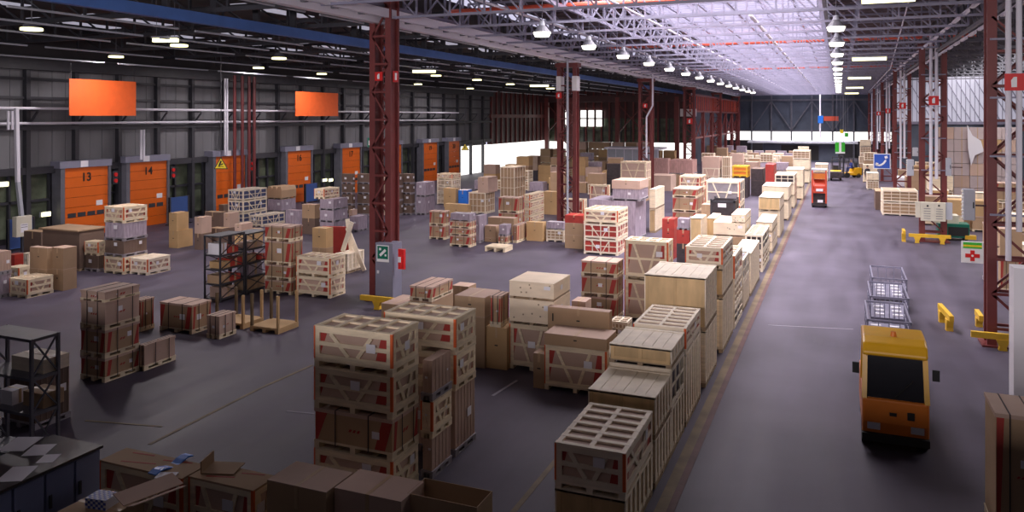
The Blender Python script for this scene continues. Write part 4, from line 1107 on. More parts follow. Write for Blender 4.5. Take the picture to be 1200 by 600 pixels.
# brown carton rows between the dock bay and the second column
for k in range(8):
    x = -31 + k * 1.7
    bgstack(x, 70 + (k % 2) * 1.3, (2, 2, 3, 2, 3, 3, 2, 3)[k], ['tan', 'pink', 'box'], 1, 'in the carton row beyond the middle group', 'carton row beyond the middle group')
for k in range(7):
    x = -28.5 + k * 1.7
    bgstack(x, 62.5 + (k % 3) * .5, (1, 1, 2, 1, 2, 1, 2)[k], ['film', 'plain', 'lattice'], 1, 'in the low row behind the middle group', 'low row behind the middle group')
for k in range(6):
    bgstack(-12.6 + k * 1.45, 84 + (k % 2) * .6, (3, 2, 3, 2, 3, 2)[k], ['pink', 'film', 'lattice'], 1, 'in the row behind the pink wrapped loads', 'row behind the pink loads')
for r, Y in enumerate((40, 44)):
    for k in range(3):
        bgstack(7.6 + k * 1.7 + r * .4, Y, (1, 2, 1)[(k + r) % 3], ['pply', 'box', 'lattice', 'film'], 1, 'behind the nearest right column', 'stacks behind the nearest right column')
# loose low cartons and sheets on top of the right-bay stacks
for k, (px, Y, z, w_, h, m_) in enumerate(((1119, 56.5, 0, 1.0, 1.3, 'pale_pine'), (1141, 57, 0, 1.0, 1.5, 'pink_cardboard'), (1100, 57.5, 0, 1.0, 1.6, 'tan_cardboard'), (1166, 56.5, 0, 1.3, 1.2, 'paper_white'))):
    t = thing('low_carton', ('wide pale case', 'pinkish wide carton', 'tan tall carton', 'white wide carton')[k] + ' at the foot of the wall of cartons', 'carton', (Xat(px, Y), Y, z))
    MB().b2(-w_ / 2, w_ / 2, -.5, .5, 0, h).obj('carton_body', m_, t); MB().b2(-w_ / 2 - .03, w_ / 2 + .03, -.53, .53, h, h + .06).obj('lid', 'pale_pine', t)
# --- low blue-roofed office at the end of the hall
t = thing('low_office', 'low office with a pale blue flat roof at the hall end', 'office', (-5.2, 119, 0))
m = MB(); m.b2(-5, 5, 0, .2, 0, 2.6); m.b2(-5, -4.8, .2, 4, 0, 2.6); m.b2(4.8, 5, .2, 4, 0, 2.6); m.obj('office_wall', 'clad_blue', t)
MB().b2(-7, 7.5, -1.2, 4.2, 2.6, 2.85).obj('flat_roof', 'light_grey', t)
MB().b2(-2.5, 2.5, -.02, 0, .2, 2.3).obj('opening', 'black', t)
t = thing('glazed_booth', 'pale glazed booth behind the second left column', 'booth', (-17.6 - 2.6, 84, 0))
m = MB(); m.b2(-3.2, 2.4, 0, .1, 0, 1.0); m.b2(-3.2, 2.4, 0, .1, 2.6, 2.8); m.obj('booth_wall', 'light_grey', t)
MB().b2(-3.2, 2.4, .02, .06, 1.0, 2.6).obj('booth_glass', 'light_grey', t)
m = MB()
for k in range(7): m.b2(-3.2 + k * .92 - .04, -3.2 + k * .92 + .04, -.03, .12, 0, 2.8)
m.obj('mullion', 'white_steel', t); MB().b2(-3.5, 2.7, -.3, 3, 2.8, 3.0).obj('flat_roof', 'white_steel', t)
# --- signs
def panel_sign(name, px, py, dd, w_, h_, m_face, label, cat='sign', hang=None, rz=None):
    p = D(px, dd, py); t = thing(name, label, cat, p, TH if rz is None else rz)
    MB().b2(-w_ / 2, w_ / 2, -.02, .02, -h_ / 2, h_ / 2).obj('sign_panel', m_face, t)
    if hang:
        m = MB()
        for s in (-1, 1): m.tube((s * w_ * .35, 0, h_ / 2), (s * w_ * .35, 0, hang - p.z), .012, 6)
        m.obj('hanging_wire', 'mid_steel', t)
    return t
t = panel_sign('phone_sign', 1033.5, 189, 46, .90, .88, 'sign_white', 'blue square sign with a white telephone handset right of the aisle', hang=9.5, rz=0.0)
MB().b2(-.41, .41, -.026, -.02, -.40, .40).obj('sign_face', 'sign_blue', t)
m = MB(); q = [(-.30, -.22), (-.10, -.24), (.08, -.12), (.20, .06), (.24, .26)]
for a, b in zip(q[:-1], q[1:]): m.bar((a[0], -.032, a[1]), (b[0], -.032, b[1]), .01, .10)
m.box(-.27, -.032, -.17, .14, .01, .16, ry=.3); m.box(.22, -.032, .24, .16, .01, .14, ry=-.3); m.obj('handset_pictogram', 'sign_white', t)
t = panel_sign('exit_sign', 984.5, 173.5, 62, .74, .86, 'sign_green', 'green and white emergency sign hanging over the aisle', hang=9.6)
m = MB(); m.b2(-.09, .09, -.03, -.02, -.3, .43); m.b2(-.37, .37, -.03, -.02, -.43, -.30); m.obj('white_figure', 'sign_white', t)
t = panel_sign('banner', 961.5, 140, 95, .6, .9, 'blue_bright', 'small bright blue panel on a white post at the hall end', hang=None)
MB().tube((0, .1, -2.2), (0, .1, 3), .1, 8).obj('post', 'white_steel', t)
panel_sign('red_banner', 974, 139, 120, 2.2, .7, 'red_pipe', 'faint red panel high on the far end wall', hang=None)
t = panel_sign('first_aid_sign', 1139.5, 295.5, 25.2, .62, .68, 'sign_white', 'white first aid sign with a red cross beside the nearest right column', rz=0)
m = MB(); m.b2(-.26, .26, -.028, -.02, .23, .31); m.b2(-.26, .26, -.028, -.02, .12, .17); m.obj('green_band', 'sign_green', t)
MB().b2(-.26, .26, -.028, -.02, .17, .23).obj('yellow_band', 'sign_yellow', t)
m = MB(); m.b2(-.06, .06, -.03, -.02, -.28, .06); m.b2(-.2, .2, -.031, -.02, -.17, -.05); m.obj('red_cross', 'sign_red', t)
MB().tube((0, 0, -.02), (0, 0, 0), .01, 6) 
m = MB(); m.tube((0, -.035, -.11), (0, -.031, -.11), .035, 10); m.obj('cross_emblem', 'sign_white', t)
m = MB(); m.bar((.31, 0, .2), (.75, .1, .2), .03); m.bar((.31, 0, -.2), (.75, .1, -.2), .03); m.obj('bracket', 'dark_red_steel', t)
p = D(983, 70, 144); t = panel_sign('hanging_marker', 992, 158, 80, .35, .4, 'sign_green', 'tiny green marker hanging over the aisle end', hang=9.6)
t = panel_sign('hanging_marker', 986.5, 154, 82, .35, .4, 'sign_yellow', 'tiny yellow marker hanging over the aisle end', hang=9.6)
# --- fittings on right columns
X = 4.35; Y = 45.2
t = thing('electrical_box', 'large cream switch cabinet on the second right column', 'electrical box', (X - .05, Y - .62, 0))
z1 = Zat(237, X, Y - .6); z0 = Zat(259, X, Y - .6)
MB().b2(-.55, .55, -.12, .12, z0, z1).obj('enclosure', 'cream_paint', t, bevel=.02)
MB().b2(-.78, -.56, -.05, .12, z0 + .15, z1).obj('side_box', 'cream_paint', t)
MB().b2(.56, .85, -.05, .12, z0 + .1, z1).obj('side_box', 'light_grey', t)
m = MB(); m.tube((-.25, -.14, z1 - .18), (-.25, -.12, z1 - .18), .05, 10); m.tube((.25, -.14, z1 - .15), (.25, -.12, z1 - .15), .05, 10); m.obj('knob', 'black', t)
m = MB()
for r in range(5): m.b2(-.42, -.12, -.125, -.12, z0 + .12 + r * .12, z0 + .145 + r * .12); m.b2(.12, .42, -.125, -.12, z0 + .12 + r * .12, z0 + .145 + r * .12)
m.obj('label_lines', 'mid_steel', t)
def wall_cabinet(pxa, pxb, pya, pyb, X, Yc, label, m_='light_grey'):
    Y = Yc; xa = Xat(pxa, Y); xb = Xat(pxb, Y); z1 = Zat(pya, xa, Y); z0 = Zat(pyb, xa, Y)
    t = thing('control_cabinet', label, 'electrical box', ((xa + xb) / 2, Y, z0)); w_ = xb - xa; h = z1 - z0
    MB().b2(-w_ / 2, w_ / 2, 0, .35, 0, h).obj('enclosure', m_, t, bevel=.015)
    m = MB()
    for k in range(8): m.b2(-w_ / 2 - .03, -w_ / 2, .05, .2, h * (k + .3) / 8, h * (k + .7) / 8)
    m.obj('cable_gland', 'cream_paint', t)
    MB().b2(w_ / 2 - .06, w_ / 2 - .03, -.02, 0, h * .4, h * .6).obj('handle', 'black', t)
    MB().b2(w_ / 2, w_ / 2 + .5, .15, .2, h * .45, h * .5).obj('bracket_arm', 'dark_red_steel', t)
wall_cabinet(1129, 1143, 222, 258, 0, 25.4, 'grey control cabinet left of the nearest right column')
wall_cabinet(1063, 1071, 187, 206, 0, 44.9, 'grey control cabinet left of the second right column')
wall_cabinet(1108, 1115, 185, 206, 0, 44.9, 'grey control cabinet right of the second right column')
wall_cabinet(1070, 1076, 173, 183, 0, 60, 'small grey cabinet between the second and third right columns')
t = panel_sign('monitor', 1058, 179, 62, .95, .8, 'light_grey', 'square dark monitor in a pale frame by the third right column', 'monitor', rz=0)
MB().b2(-.4, .4, -.05, -.02, -.33, .33).obj('screen', 'black', t); m = MB(); m.b2(-.05, .05, .02, .5, -.05, .05); m.obj('bracket_arm', 'dark_red_steel', t)
# --- grey cabinet at the nearest left column
X, Y = XL - .28, 23.2
p0 = G(440, 352); 
t = thing('column_cabinet', 'tall grey cabinet with a green safety sign at the foot of the near column', 'cabinet', (Xat(450, p0.y - .35), p0.y - .05, 0))
MB().b2(-.34, .34, -.3, .3, .08, 2.05).obj('cabinet_body', 'cabinet_grey', t, bevel=.01)
MB().b2(-.31, .31, -.31, -.3, .2, 2.0).obj('door', 'cabinet_grey', t)
MB().b2(-.26, -.18, -.33, -.31, 1.02, 1.12).obj('lock', 'paper_white', t)
q = MB().b2(-.27, .20, -.325, -.31, 1.42, 1.98).obj('safety_sign', 'sign_white', t); MB().b2(-.24, .17, -.33, -.325, 1.52, 1.95).obj('sign_face', 'sign_dgreen', q)
m = MB(); m.bar((-.14, -.335, 1.63), (.08, -.335, 1.83), .006, .09); m.box(-.13, -.335, 1.85, .08, .006, .08); m.box(.08, -.335, 1.65, .07, .006, .07); m.obj('pictogram', 'sign_white', q)
t = thing('fire_extinguisher', 'red fire extinguisher box on the near column beside the grey cabinet', 'fire equipment', (Xat(472, 23.24), 23.24, 1.55))
MB().b2(-.11, .11, -.12, .0, -.35, .32).obj('holder', 'sign_red', t); MB().tube((0, -.14, -.25), (0, -.14, .15), .07, 12).obj('cylinder', 'sign_red', t); MB().b2(-.05, .05, -.225, -.21, -.1, .08).obj('label_sheet', 'paper_white', t)
def guard(loc, length, rz, label, h=.34, legs=2):
    t = thing('floor_guard', label, 'guard rail', loc, rz)
    m = MB(); m.b2(-length / 2, length / 2, -.06, .06, h - .16, h); m.obj('rail', 'yellow_paint', t)
    for k in range(legs):
        x = (-.5 + (k + .5) / legs) * length * 1.2 if legs > 1 else 0
        m = MB(); m.prism([(x - .16, h - .16), (x + .16, h - .16), (x + .08, .1), (x + .1, 0), (x - .1, 0), (x - .08, .1)], 'y', -.09, .09); m.obj('foot', 'yellow_paint', t)
    return t
p = G(430, 362); guard((p.x + .35, p.y + .1, 0), 1.3, 0, 'yellow floor guard at the foot of the near left column', .42, 1)
a = G(1065, 284); b = G(1112, 284)
guard(((a.x + b.x) / 2, a.y, 0), b.x - a.x, 0, 'yellow floor guard before the second right column', .45)
p = G(1059, 283); guard((p.x, p.y, 0), .9, math.pi / 2, 'small yellow post guard left of the second right column', .6, 1)
p = G(1111, 388); guard((p.x, p.y + .6, 0), 1.7, math.pi / 2 + .08, 'long narrow yellow floor guard standing alone in the aisle', .5, 2)
p = G(1170, 410); guard((p.x + .1, p.y, 0), 1.5, 0, 'yellow floor guard before the nearest right column', .45, 1)
p = G(1144, 384); guard((p.x + .1, p.y + .2, 0), .9, math.pi / 2, 'short yellow floor guard left of the nearest right column', .42, 1)
# --- waste machine (dark green) right bay
p = G(1110, 282); Yg = p.y
t = thing('baling_machine', 'dark green machine with a cream hood between the right columns', 'machine', (Xat(1122, Yg), Yg + .6, 0))
MB().b2(-.85, .55, -.5, .5, .15, .85).obj('body', 'sign_dgreen', t)
MB().b2(-1.15, .1, -.3, .6, .85, 1.25).obj('hood', 'cream_paint', t)
MB().b2(-.4, .5, -.52, -.5, .25, .7).obj('opening', 'black', t); MB().b2(.35, .85, -.55, -.2, .1, .3).obj('yellow_tray', 'yellow_paint', t)
m = MB()
for sx in (-.7, .4):
    for sy in (-.4, .4): m.b2(sx - .06, sx + .06, sy - .06, sy + .06, 0, .15)
m.obj('foot', 'dark_steel', t)
# --- steel racks
def rack(x0, y0, w_, d_, h, shelves, label, m_='dark_steel', posts_m=None):
    t = thing('steel_rack', label, 'rack', (x0, y0, 0))
    for sx in (0, 1):
        for sy in (0, 1): MB().b2(sx * w_ - .025, sx * w_ + .025, sy * d_ - .025, sy * d_ + .025, 0, h).obj('post', posts_m or m_, t)
    for z in shelves: MB().b2(-.02, w_ + .02, -.02, d_ + .02, z - .05, z).obj('shelf', m_, t)
    m = MB()
    for sx in (0, 1):
        zz = [0.1] + list(shelves)
        for a, b in zip(zz[:-1], zz[1:]): m.bar((sx * w_, 0, a), (sx * w_, d_, b), .025); m.bar((sx * w_, d_, a), (sx * w_, 0, b), .025)
    m.obj('cross_brace', m_, t); return t
a = G(240, 352); b = G(259, 355); Y0 = b.y; x0 = Xat(240, Y0); x1 = Xat(258, Y0); d_ = Yat(286, x1) - Y0
hR = Zat(277, x1, Y0)
rack(x0, Y0, x1 - x0, d_, hR, (.12, .62, 1.12, 1.6, hR), 'dark steel rack with red goods left of the strapped cartons')
Y1 = Y0 + d_ + .1
rack(x0, Y1, x1 - x0, d_, hR * .96, (.12, .62, 1.12, 1.6, hR * .96), 'second dark steel rack, behind the first one')
def loose(px, py_, name_, m_, X, Yv, z, w_, d_, h, label, cat='carton', rz=0, grp=None):
    t = thing(name_, label, cat, (X, Yv, z), rz, grp); MB().b2(-w_ / 2, w_ / 2, -d_ / 2, d_ / 2, 0, h).obj('carton_body', m_, t)
    MB().b2(-w_ / 2 - .004, w_ / 2 + .004, -d_ * .08, d_ * .08, h * .0 + .01, h + .004).obj('sealing_tape', 'tape_tan', t); return t
xm = (x0 + x1) / 2; ww = x1 - x0
for i, (m_, z, fy, dw, hh, lab) in enumerate((('cardboard', .62, .25, .5, .28, 'brown carton on the second shelf of the first rack'), ('red_goods', .62, .68, .55, .2, 'red parcel on the second shelf of the first rack'),
        ('red_goods', 1.12, .72, .6, .26, 'red parcel on the third shelf of the first rack'), ('tan_cardboard', 1.12, .3, .4, .22, 'tan carton on the third shelf of the first rack'),
        ('pink_cardboard', .12, .4, .6, .35, 'pale carton on the bottom shelf of the first rack'), ('red_goods', 1.6, .6, .5, .22, 'red parcel on the fourth shelf of the first rack'), ('paper_white', 1.6, .2, .3, .38, 'white carton on the fourth shelf of the first rack'))):
    loose(0, 0, 'shelf_parcel', m_, xm, Y0 + d_ * fy, z, ww * .8, dw, hh, lab)
for i, (m_, z, fy, dw, hh, lab) in enumerate((('cardboard', .12, .5, 1.0, .4, 'brown carton on the bottom shelf of the second rack'), ('film', .62, .5, .7, .4, 'grey parcel on the second shelf of the second rack'), ('cardboard', 1.12, .3, .5, .25, 'brown carton on the third shelf of the second rack'), ('red_goods', 1.12, .8, .3, .2, 'red parcel on the third shelf of the second rack'), ('pink_cardboard', 1.6, .5, .7, .2, 'flat pale carton on the fourth shelf of the second rack'))):
    loose(0, 0, 'shelf_parcel', m_, xm, Y1 + d_ * fy, z, ww * .8, dw, hh, lab)
# front-left rack
b = G(37, 572); Y0 = b.y; x1 = b.x; x0 = x1 - 1.3; d_ = Yat(68, x1) - Y0; hR = Zat(398, x1, Y0)
rack(x0, Y0, x1 - x0, d_, hR, (.5, 1.25, 1.85, hR), 'grey steel rack with crossed braces at the left edge', 'mid_steel', 'mid_steel')
xm = (x0 + x1) / 2
loose(0, 0, 'flat_carton', 'pale_pine', xm + .2, Y0 + .5, 1.85, .8, .5, .24, 'pale flat carton on the upper shelf of the left-edge rack')
loose(0, 0, 'small_carton', 'cardboard', xm + .35, Y0 + .45, 1.25, .5, .4, .25, 'brown carton on the middle shelf of the left-edge rack')
loose(0, 0, 'small_carton', 'paper_white', xm - .2, Y0 + .3, 1.25, .3, .3, .25, 'white carton on the middle shelf of the left-edge rack')
# --- grey-blue counter cabinets, front left
zc = 1.1; pA = G(118, 522, zc); Yf = pA.y; xr = pA.x
prevY = Yf
t = thing('counter_top', 'long dark worktop over the grey cabinets at the bottom left', 'worktop', (xr, Yf, 1.06))
MB().b2(-1.1, .03, -5.2, .02, 0, .04).obj('worktop', 'dark_goods', t)
edges = [Yf, Yat(88, xr), Yat(53, xr), Yat(15, xr), Yf - 5.0]
for i in range(4):
    y1, y0 = edges[i], edges[i + 1]
    if y0 > y1: y0, y1 = y1, y0
    t = thing('base_cabinet', 'blue-grey metal cabinet under the worktop, %s from the far end' % ('first', 'second', 'third', 'fourth')[i], 'cabinet', (xr, y0, 0))
    MB().b2(-1.0, -.02, .005, y1 - y0 - .005, 0, 1.06).obj('cabinet_body', 'cabinet_blue', t)
    MB().b2(-.02, 0, .02, y1 - y0 - .02, .06, 1.03).obj('door', 'cabinet_blue', t)
    MB().b2(0, .02, .06, .1, .5, .7).obj('handle', 'dark_steel', t)
for px, py_, w_, d_, rz, lab in ((24, 520, .42, .55, .4, 'large grey paper sheet lying on the worktop by the rack post'), (46, 527, .34, .42, .5, 'pale paper sheet on the worktop, right of the grey one'), (57, 537, .24, .30, .5, 'smallest white paper sheet on the worktop'), (20, 555, .36, .5, .5, 'white paper sheet on the worktop near the bottom left')):
    p = G(px, py_, 1.106); o = MB().box(0, 0, 0, w_, d_, .004, rz=0).obj('paper_sheet', 'paper_white'); o.location = (p.x, p.y, 1.103); o.rotation_euler = (0, 0, rz); tag(o, lab, 'paper')
# --- bits at the bottom edge
p = G(110, 592, .85)
t = thing('cardboard_carton', 'brown carton under the chequered box at the bottom edge', 'carton', (p.x, p.y + .1, 0)); MB().b2(-.4, .4, -.4, .4, 0, .8).obj('carton_body', 'cardboard', t); MB().b2(-.405, .405, -.03, .03, .79, .803).obj('sealing_tape', 'tape_tan', t)
t = thing('chequered_box', 'small blue and white chequered box at the bottom left', 'box', (p.x + .02, p.y + .12, .803), .15)
MB().b2(-.17, .17, -.13, .13, 0, .14).obj('box_body', 'paper_white', t)
m = MB()
for i in range(8):
    for j in range(4):
        if (i + j) % 2: m.b2(-.17 + i * .0425, -.17 + (i + 1) * .0425, -.133, -.13, j * .035, (j + 1) * .035); 
    for j in range(6):
        if (i + j) % 2: m.b2(-.17 + i * .0425, -.17 + (i + 1) * .0425, -.13 + j * .0433, -.13 + (j + 1) * .0433, .14, .142)
m.obj('check_print', 'check_blue', t)
a = G(142, 590, 1.02); b = G(205, 560, 1.1)
t = thing('folded_cardboard', 'folded sheet of grey cardboard lying across the bottom left crates', 'cardboard sheet', (a.x, a.y, 1.02), math.atan2(b.y - a.y, b.x - a.x))
m = MB(); L_ = (b - a).length
m.box(L_ / 2, 0, .06, L_ * 1.1, .32, .012, rx=.2); m.box(L_ / 2, -.24, .03, L_ * 1.0, .2, .012, rx=-.35); m.obj('sheet', 'pink_cardboard', t)
a = G(178, 556, 1.01); b = G(222, 534, 1.01)
m = MB(); n = 8
for i in range(n):
    f0, f1 = i / n, (i + 1) / n; u = a.lerp(b, f0); v_ = a.lerp(b, f1); u.z = 1.012 + .03 * math.sin(f0 * 9); v_.z = 1.012 + .03 * math.sin(f1 * 9); m.bar(u, v_, .16, .02)
tag(m.obj('plastic_strip', 'blue_bright'), 'crumpled blue plastic strip on the left printed crate', 'plastic strip')
m = MB(); u = G(195, 558, 1.005); m.box(u.x, u.y, 1.015, .28, .2, .012, rz=.4); tag(m.obj('paper_sheet', 'paper_white'), 'white paper with blue print on the left printed crate', 'paper')
a = G(243, 548, 1.01); t = thing('folded_cardboard', 'small opened brown flap on the right printed crate', 'cardboard sheet', (a.x, a.y, 1.005), .3)
m = MB(); m.box(0, 0, .09, .02, .4, .18); m.box(.25, 0, .01, .5, .4, .012); m.obj('sheet', 'cardboard', t)
# open-topped carton
P0 = G(559, 595, 1.25); Yo = P0.y; xo0 = Xat(477, Yo); xo1 = P0.x; dd = Yat(577, xo1) - Yo
t = thing('open_carton', 'open empty brown carton at the bottom edge right of the lidded pair', 'carton', (xo0, Yo, 0)); w_ = xo1 - xo0; e = .012
m = MB(); m.b2(0, w_, 0, e, 0, 1.25); m.b2(0, w_, dd - e, dd, 0, 1.25); m.b2(0, e, e, dd - e, 0, 1.25); m.b2(w_ - e, w_, e, dd - e, 0, 1.25); m.b2(e, w_ - e, e, dd - e, 0, .02); m.obj('carton_walls', 'cardboard', t)
m = MB(); m.b2(.2, w_ - .2, -.003, 0, .7, .72); m.obj('printed_line', 'print_red', t)
# black 1 on the upright carton
q = [o for o in COL.objects if o.get('label', '') == 'plain brown carton, topmost of the stack whose top carton carries a black 1'][0]
bb_ = [c for c in q.children if c.name.startswith('carton_body')][0].bound_box
text_mesh('1', .26, 'printed_digit', 'black', q, (bb_[0][0] + .13, bb_[0][1] - .006, bb_[0][2] + (bb_[1][2] - bb_[0][2]) * .62), (math.pi / 2, 0, 0), .002, .004)
# top-of-crate print marks
for (x, y, z, lab) in (): pass
# --- stanchion pallets
def post_pallet(pxa, pxb, pyb, pxc, label, posth=1.15):
    P = G(pxb, pyb); x1 = P.x; Yv = P.y; x0 = Xat(pxa, Yv); d_ = Yat(pxc, x1) - Yv; w_ = x1 - x0
    t = thing('post_pallet', label, 'pallet', ((x0 + x1) / 2, Yv + d_ / 2, 0))
    m = MB(); m.b2(-w_ / 2, w_ / 2, -d_ / 2, d_ / 2, .1, .16)
    for s in (-1, 0, 1): m.b2(s * (w_ / 2 - .06) - .06, s * (w_ / 2 - .06) + .06, -d_ / 2, d_ / 2, 0, .1)
    m.obj('deck', 'tan_cardboard', t)
    for sx in (-1, 1):
        for sy in (-1, 1): MB().b2(sx * (w_ / 2 - .04) - .035, sx * (w_ / 2 - .04) + .035, sy * (d_ / 2 - .04) - .035, sy * (d_ / 2 - .04) + .035, .16, posth).obj('corner_post', 'worn_yellow' if sx < 0 else 'tan_cardboard', t)
    return t
post_pallet(293, 326, 392, 350, 'yellowish pallet with four upright corner posts on the open floor', 1.1)
post_pallet(252, 285, 386, 309, 'second post pallet partly behind the small pale carton', 1.0)
# leaning boards by the cream crate
for px, py_, tilt, lab in ((412, 308, .35, 'pale board leaning left on the low crate'), (418, 306, -.15, 'pale board standing almost upright on the low crate'), (428, 318, -.45, 'pale board leaning right beside the low crate')):
    o = MB().b2(-.09, .09, -.03, .03, 0, 1.3 if px < 425 else 1.9).obj('wooden_board', 'pale_pine'); o.location = {412: (-18.75, 27.3, .81), 418: (-18.6, 27.7, .80), 428: (-17.9, 27.6, .03)}[px]; o.rotation_euler = (0, tilt, 0)
    tag(o, lab, 'board')
for (px, py_, w_, h, lab) in ((397, 300, 1.3, 1.4, 'red panel propped among the leaning boards'), (378, 290, .8, .5, 'small red panel behind the upright carton')):
    p = G(px, py_); o = MB().b2(-w_ / 2, w_ / 2, -.04, .04, 0, h).obj('propped_board', 'red_goods'); o.location = (p.x, p.y, 0); o.rotation_euler = (.2, 0, .2); tag(o, lab, 'panel')
p = G(545, 196); 
# ================================================================ VEHICLES
def wheel(m, x, y, r, wd): m.tube((x - wd / 2, y, r), (x + wd / 2, y, r), r, 18)
# yellow tractor coming down the aisle, seen from the front
Yt = 16.0
P = G(1050, 532); x0 = Xat(1009, P.y); x1 = Xat(1091, P.y); W_ = x1 - x0; H_ = Zat(412, P.x, P.y)
t = thing('tow_tractor', 'yellow tow tractor with a dark windscreen driving toward the camera', 'vehicle', ((x0 + x1) / 2, P.y, 0))
h = W_ / 2
def rbox(pts, a, b): return MB().prism(pts, 'x', a, b)
body = [(0.05, .25), (0, .55), (0.03, .98), (.3, .98), (2.6, .98), (2.6, .25)]
rbox(body, -h + .02, h - .02).obj('lower_body', 'truck_orange', t, bevel=.04)
m = MB()
for s in (-1, 1):
    m.bar((s * (h - .06), .05, .96), (s * (h - .08), .30, 1.84), .09); m.bar((s * (h - .06), 1.35, .96), (s * (h - .08), 1.25, 1.84), .09)
m.obj('cab_pillar', 'truck_yellow', t)
rbox([(.12, 1.80), (.22, 1.98), (.5, 2.05), (1.35, 2.04), (1.42, 1.84), (.18, 1.74)], -h + .03, h - .03).obj('cab_roof', 'truck_yellow', t, bevel=.04)
rbox([(.06, .99), (.09, .99), (.26, 1.78), (.23, 1.78)], -h + .1, h - .1).obj('windscreen', 'glass_dark', t)
m = MB(); m.b2(-h + .09, h - .09, 1.28, 1.31, .98, 1.8); m.obj('rear_window', 'glass_dark', t)
m = MB(); m.b2(-h + .02, h - .02, -.06, .08, .2, .34); m.obj('bumper', 'rubber', t)
for s in (-1, 1):
    m = MB(); m.b2(s * (h - .22) - .11, s * (h - .22) + .11, -.03, .02, .42, .54); m.obj('headlamp', 'light_grey', t)
m = MB(); m.b2(-.1, .02, -.02, .0, .70, .76); m.b2(.2, .32, -.02, .0, .66, .8); m.obj('badge', 'black', t)
m = MB(); m.bar((-.05, .02, 1.0), (.3, .1, 1.35), .015); m.obj('wiper', 'black', t)
m = MB()
for s in (-1, 1):
    wheel(m, s * (h - .12), .45, .25, .2); wheel(m, s * (h - .14), 2.1, .29, .22)
m.obj('tyre', 'rubber', t)
for s in (-1, 1): MB().b2(s * (h + .09) - .06, s * (h + .09) + .06, .05, .09, 1.42, 1.62).obj('mirror', 'rubber', t)
MB().tube((0, .6, 2.04), (0, .6, 2.14), .06, 12, .045).obj('beacon', 'truck_orange', t)
MB().b2(-.3, .3, .8, 1.2, .98, 1.1).obj('driver_seat', 'rubber', t)
tx = (x0 + x1) / 2
# towed roller trolleys behind it
def trolley(yv, k, xo):
    t = thing('tow_trolley', 'empty grey mesh-sided trolley towed behind the yellow tractor, %s' % ('directly behind it', 'second in the train', 'third in the train', 'last in the train')[k], 'trolley', (tx + xo, yv, 0), 0, 'trolleys towed by the yellow tractor')
    MB().b2(-.5, .5, 0, 2.3, .38, .46).obj('bed', 'galv', t)
    m = MB()
    for sx in (-1, 1):
        m.b2(sx * .5 - .02, sx * .5 + .02, 0, 2.3, 1.02, 1.07); m.b2(sx * .5 - .015, sx * .5 + .015, 0, 2.3, .74, .77)
        for j in range(6): m.b2(sx * .5 - .015, sx * .5 + .015, j * .455, j * .455 + .03, .46, 1.05)
    m.obj('side_rail', 'galv', t)
    m = MB()
    for yy_ in (0.02, 2.28):
        m.b2(-.5, .5, yy_ - .02, yy_ + .02, 1.02, 1.07)
        for j in range(5): m.b2(-.5 + j * .25 - .012, -.5 + j * .25 + .012, yy_ - .012, yy_ + .012, .46, 1.05)
    m.obj('end_rail', 'galv', t)
    m = MB()
    for j in range(4):
        for s in (-1, 1): m.b2(s * .24 - .13, s * .24 + .13, .3 + j * .5, .42 + j * .5, .46, .50)
    m.obj('deck_pad', 'paper_white', t)
    m = MB()
    for sx in (-1, 1):
        for yy_ in (.35, 1.95): wheel(m, sx * .4, yy_, .18, .1)
    m.obj('wheel', 'rubber', t)
    m = MB(); m.bar((0, -.5, .36), (0, .02, .4), .05); m.obj('drawbar', 'dark_steel', t)
for k in range(4): trolley(P.y + 3.1 + k * 2.95, k, P.y*0 + .05 + .16 * k)
# forklifts
def forklift(p, rz, m_body, label, hmast=2.3, load=False):
    t = thing('forklift', label, 'forklift', p, rz)      # rear towards -y
    MB().prism([(-1.0, .25), (-1.05, .95), (-.85, 1.05), (-.3, 1.0), (-.1, .55), (.75, .5), (.85, .25)], 'x', -.5, .5).obj('chassis', m_body, t, bevel=.03)
    MB().prism([(-1.12, .3), (-1.14, .85), (-.98, .98), (-.95, .25)], 'x', -.52, .52).obj('counterweight', 'dark_goods', t)
    m = MB()
    for sx in (-1, 1): m.bar((sx * .45, -.75, 1.0), (sx * .42, -.55, 2.0), .06); m.bar((sx * .45, .65, .5), (sx * .42, .35, 2.0), .06)
    for k in range(6): m.b2(-.42, .42, -.55 + k * .18 - .02, -.55 + k * .18 + .02, 1.98, 2.03)
    m.obj('overhead_guard', 'dark_steel', t)
    m = MB()
    for sx in (-1, 1): m.b2(sx * .32 - .05, sx * .32 + .05, .86, 1.0, .1, hmast)
    m.b2(-.32, .32, .88, .96, hmast - .1, hmast); m.b2(-.32, .32, .88, .96, 1.0, 1.1); m.obj('mast', 'dark_steel', t)
    m = MB()
    for sx in (-1, 1): m.b2(sx * .25 - .06, sx * .25 + .06, 1.02, 2.0, .12, .16)
    m.b2(-.45, .45, 1.0, 1.04, .12, .5); m.obj('fork', 'dark_steel', t)
    m = MB()
    for sx in (-1, 1): wheel(m, sx * .44, .6, .27, .18); wheel(m, sx * .42, -.65, .23, .16)
    m.obj('tyre', 'rubber', t)
    m = MB(); m.b2(-.25, .25, -.6, -.15, 1.0, 1.1); m.b2(-.25, .25, -.68, -.6, 1.05, 1.5); m.obj('seat', 'rubber', t)
    MB().bar((0, .25, .55), (0, .1, 1.25), .04).obj('steering_column', 'rubber', t)
    return t
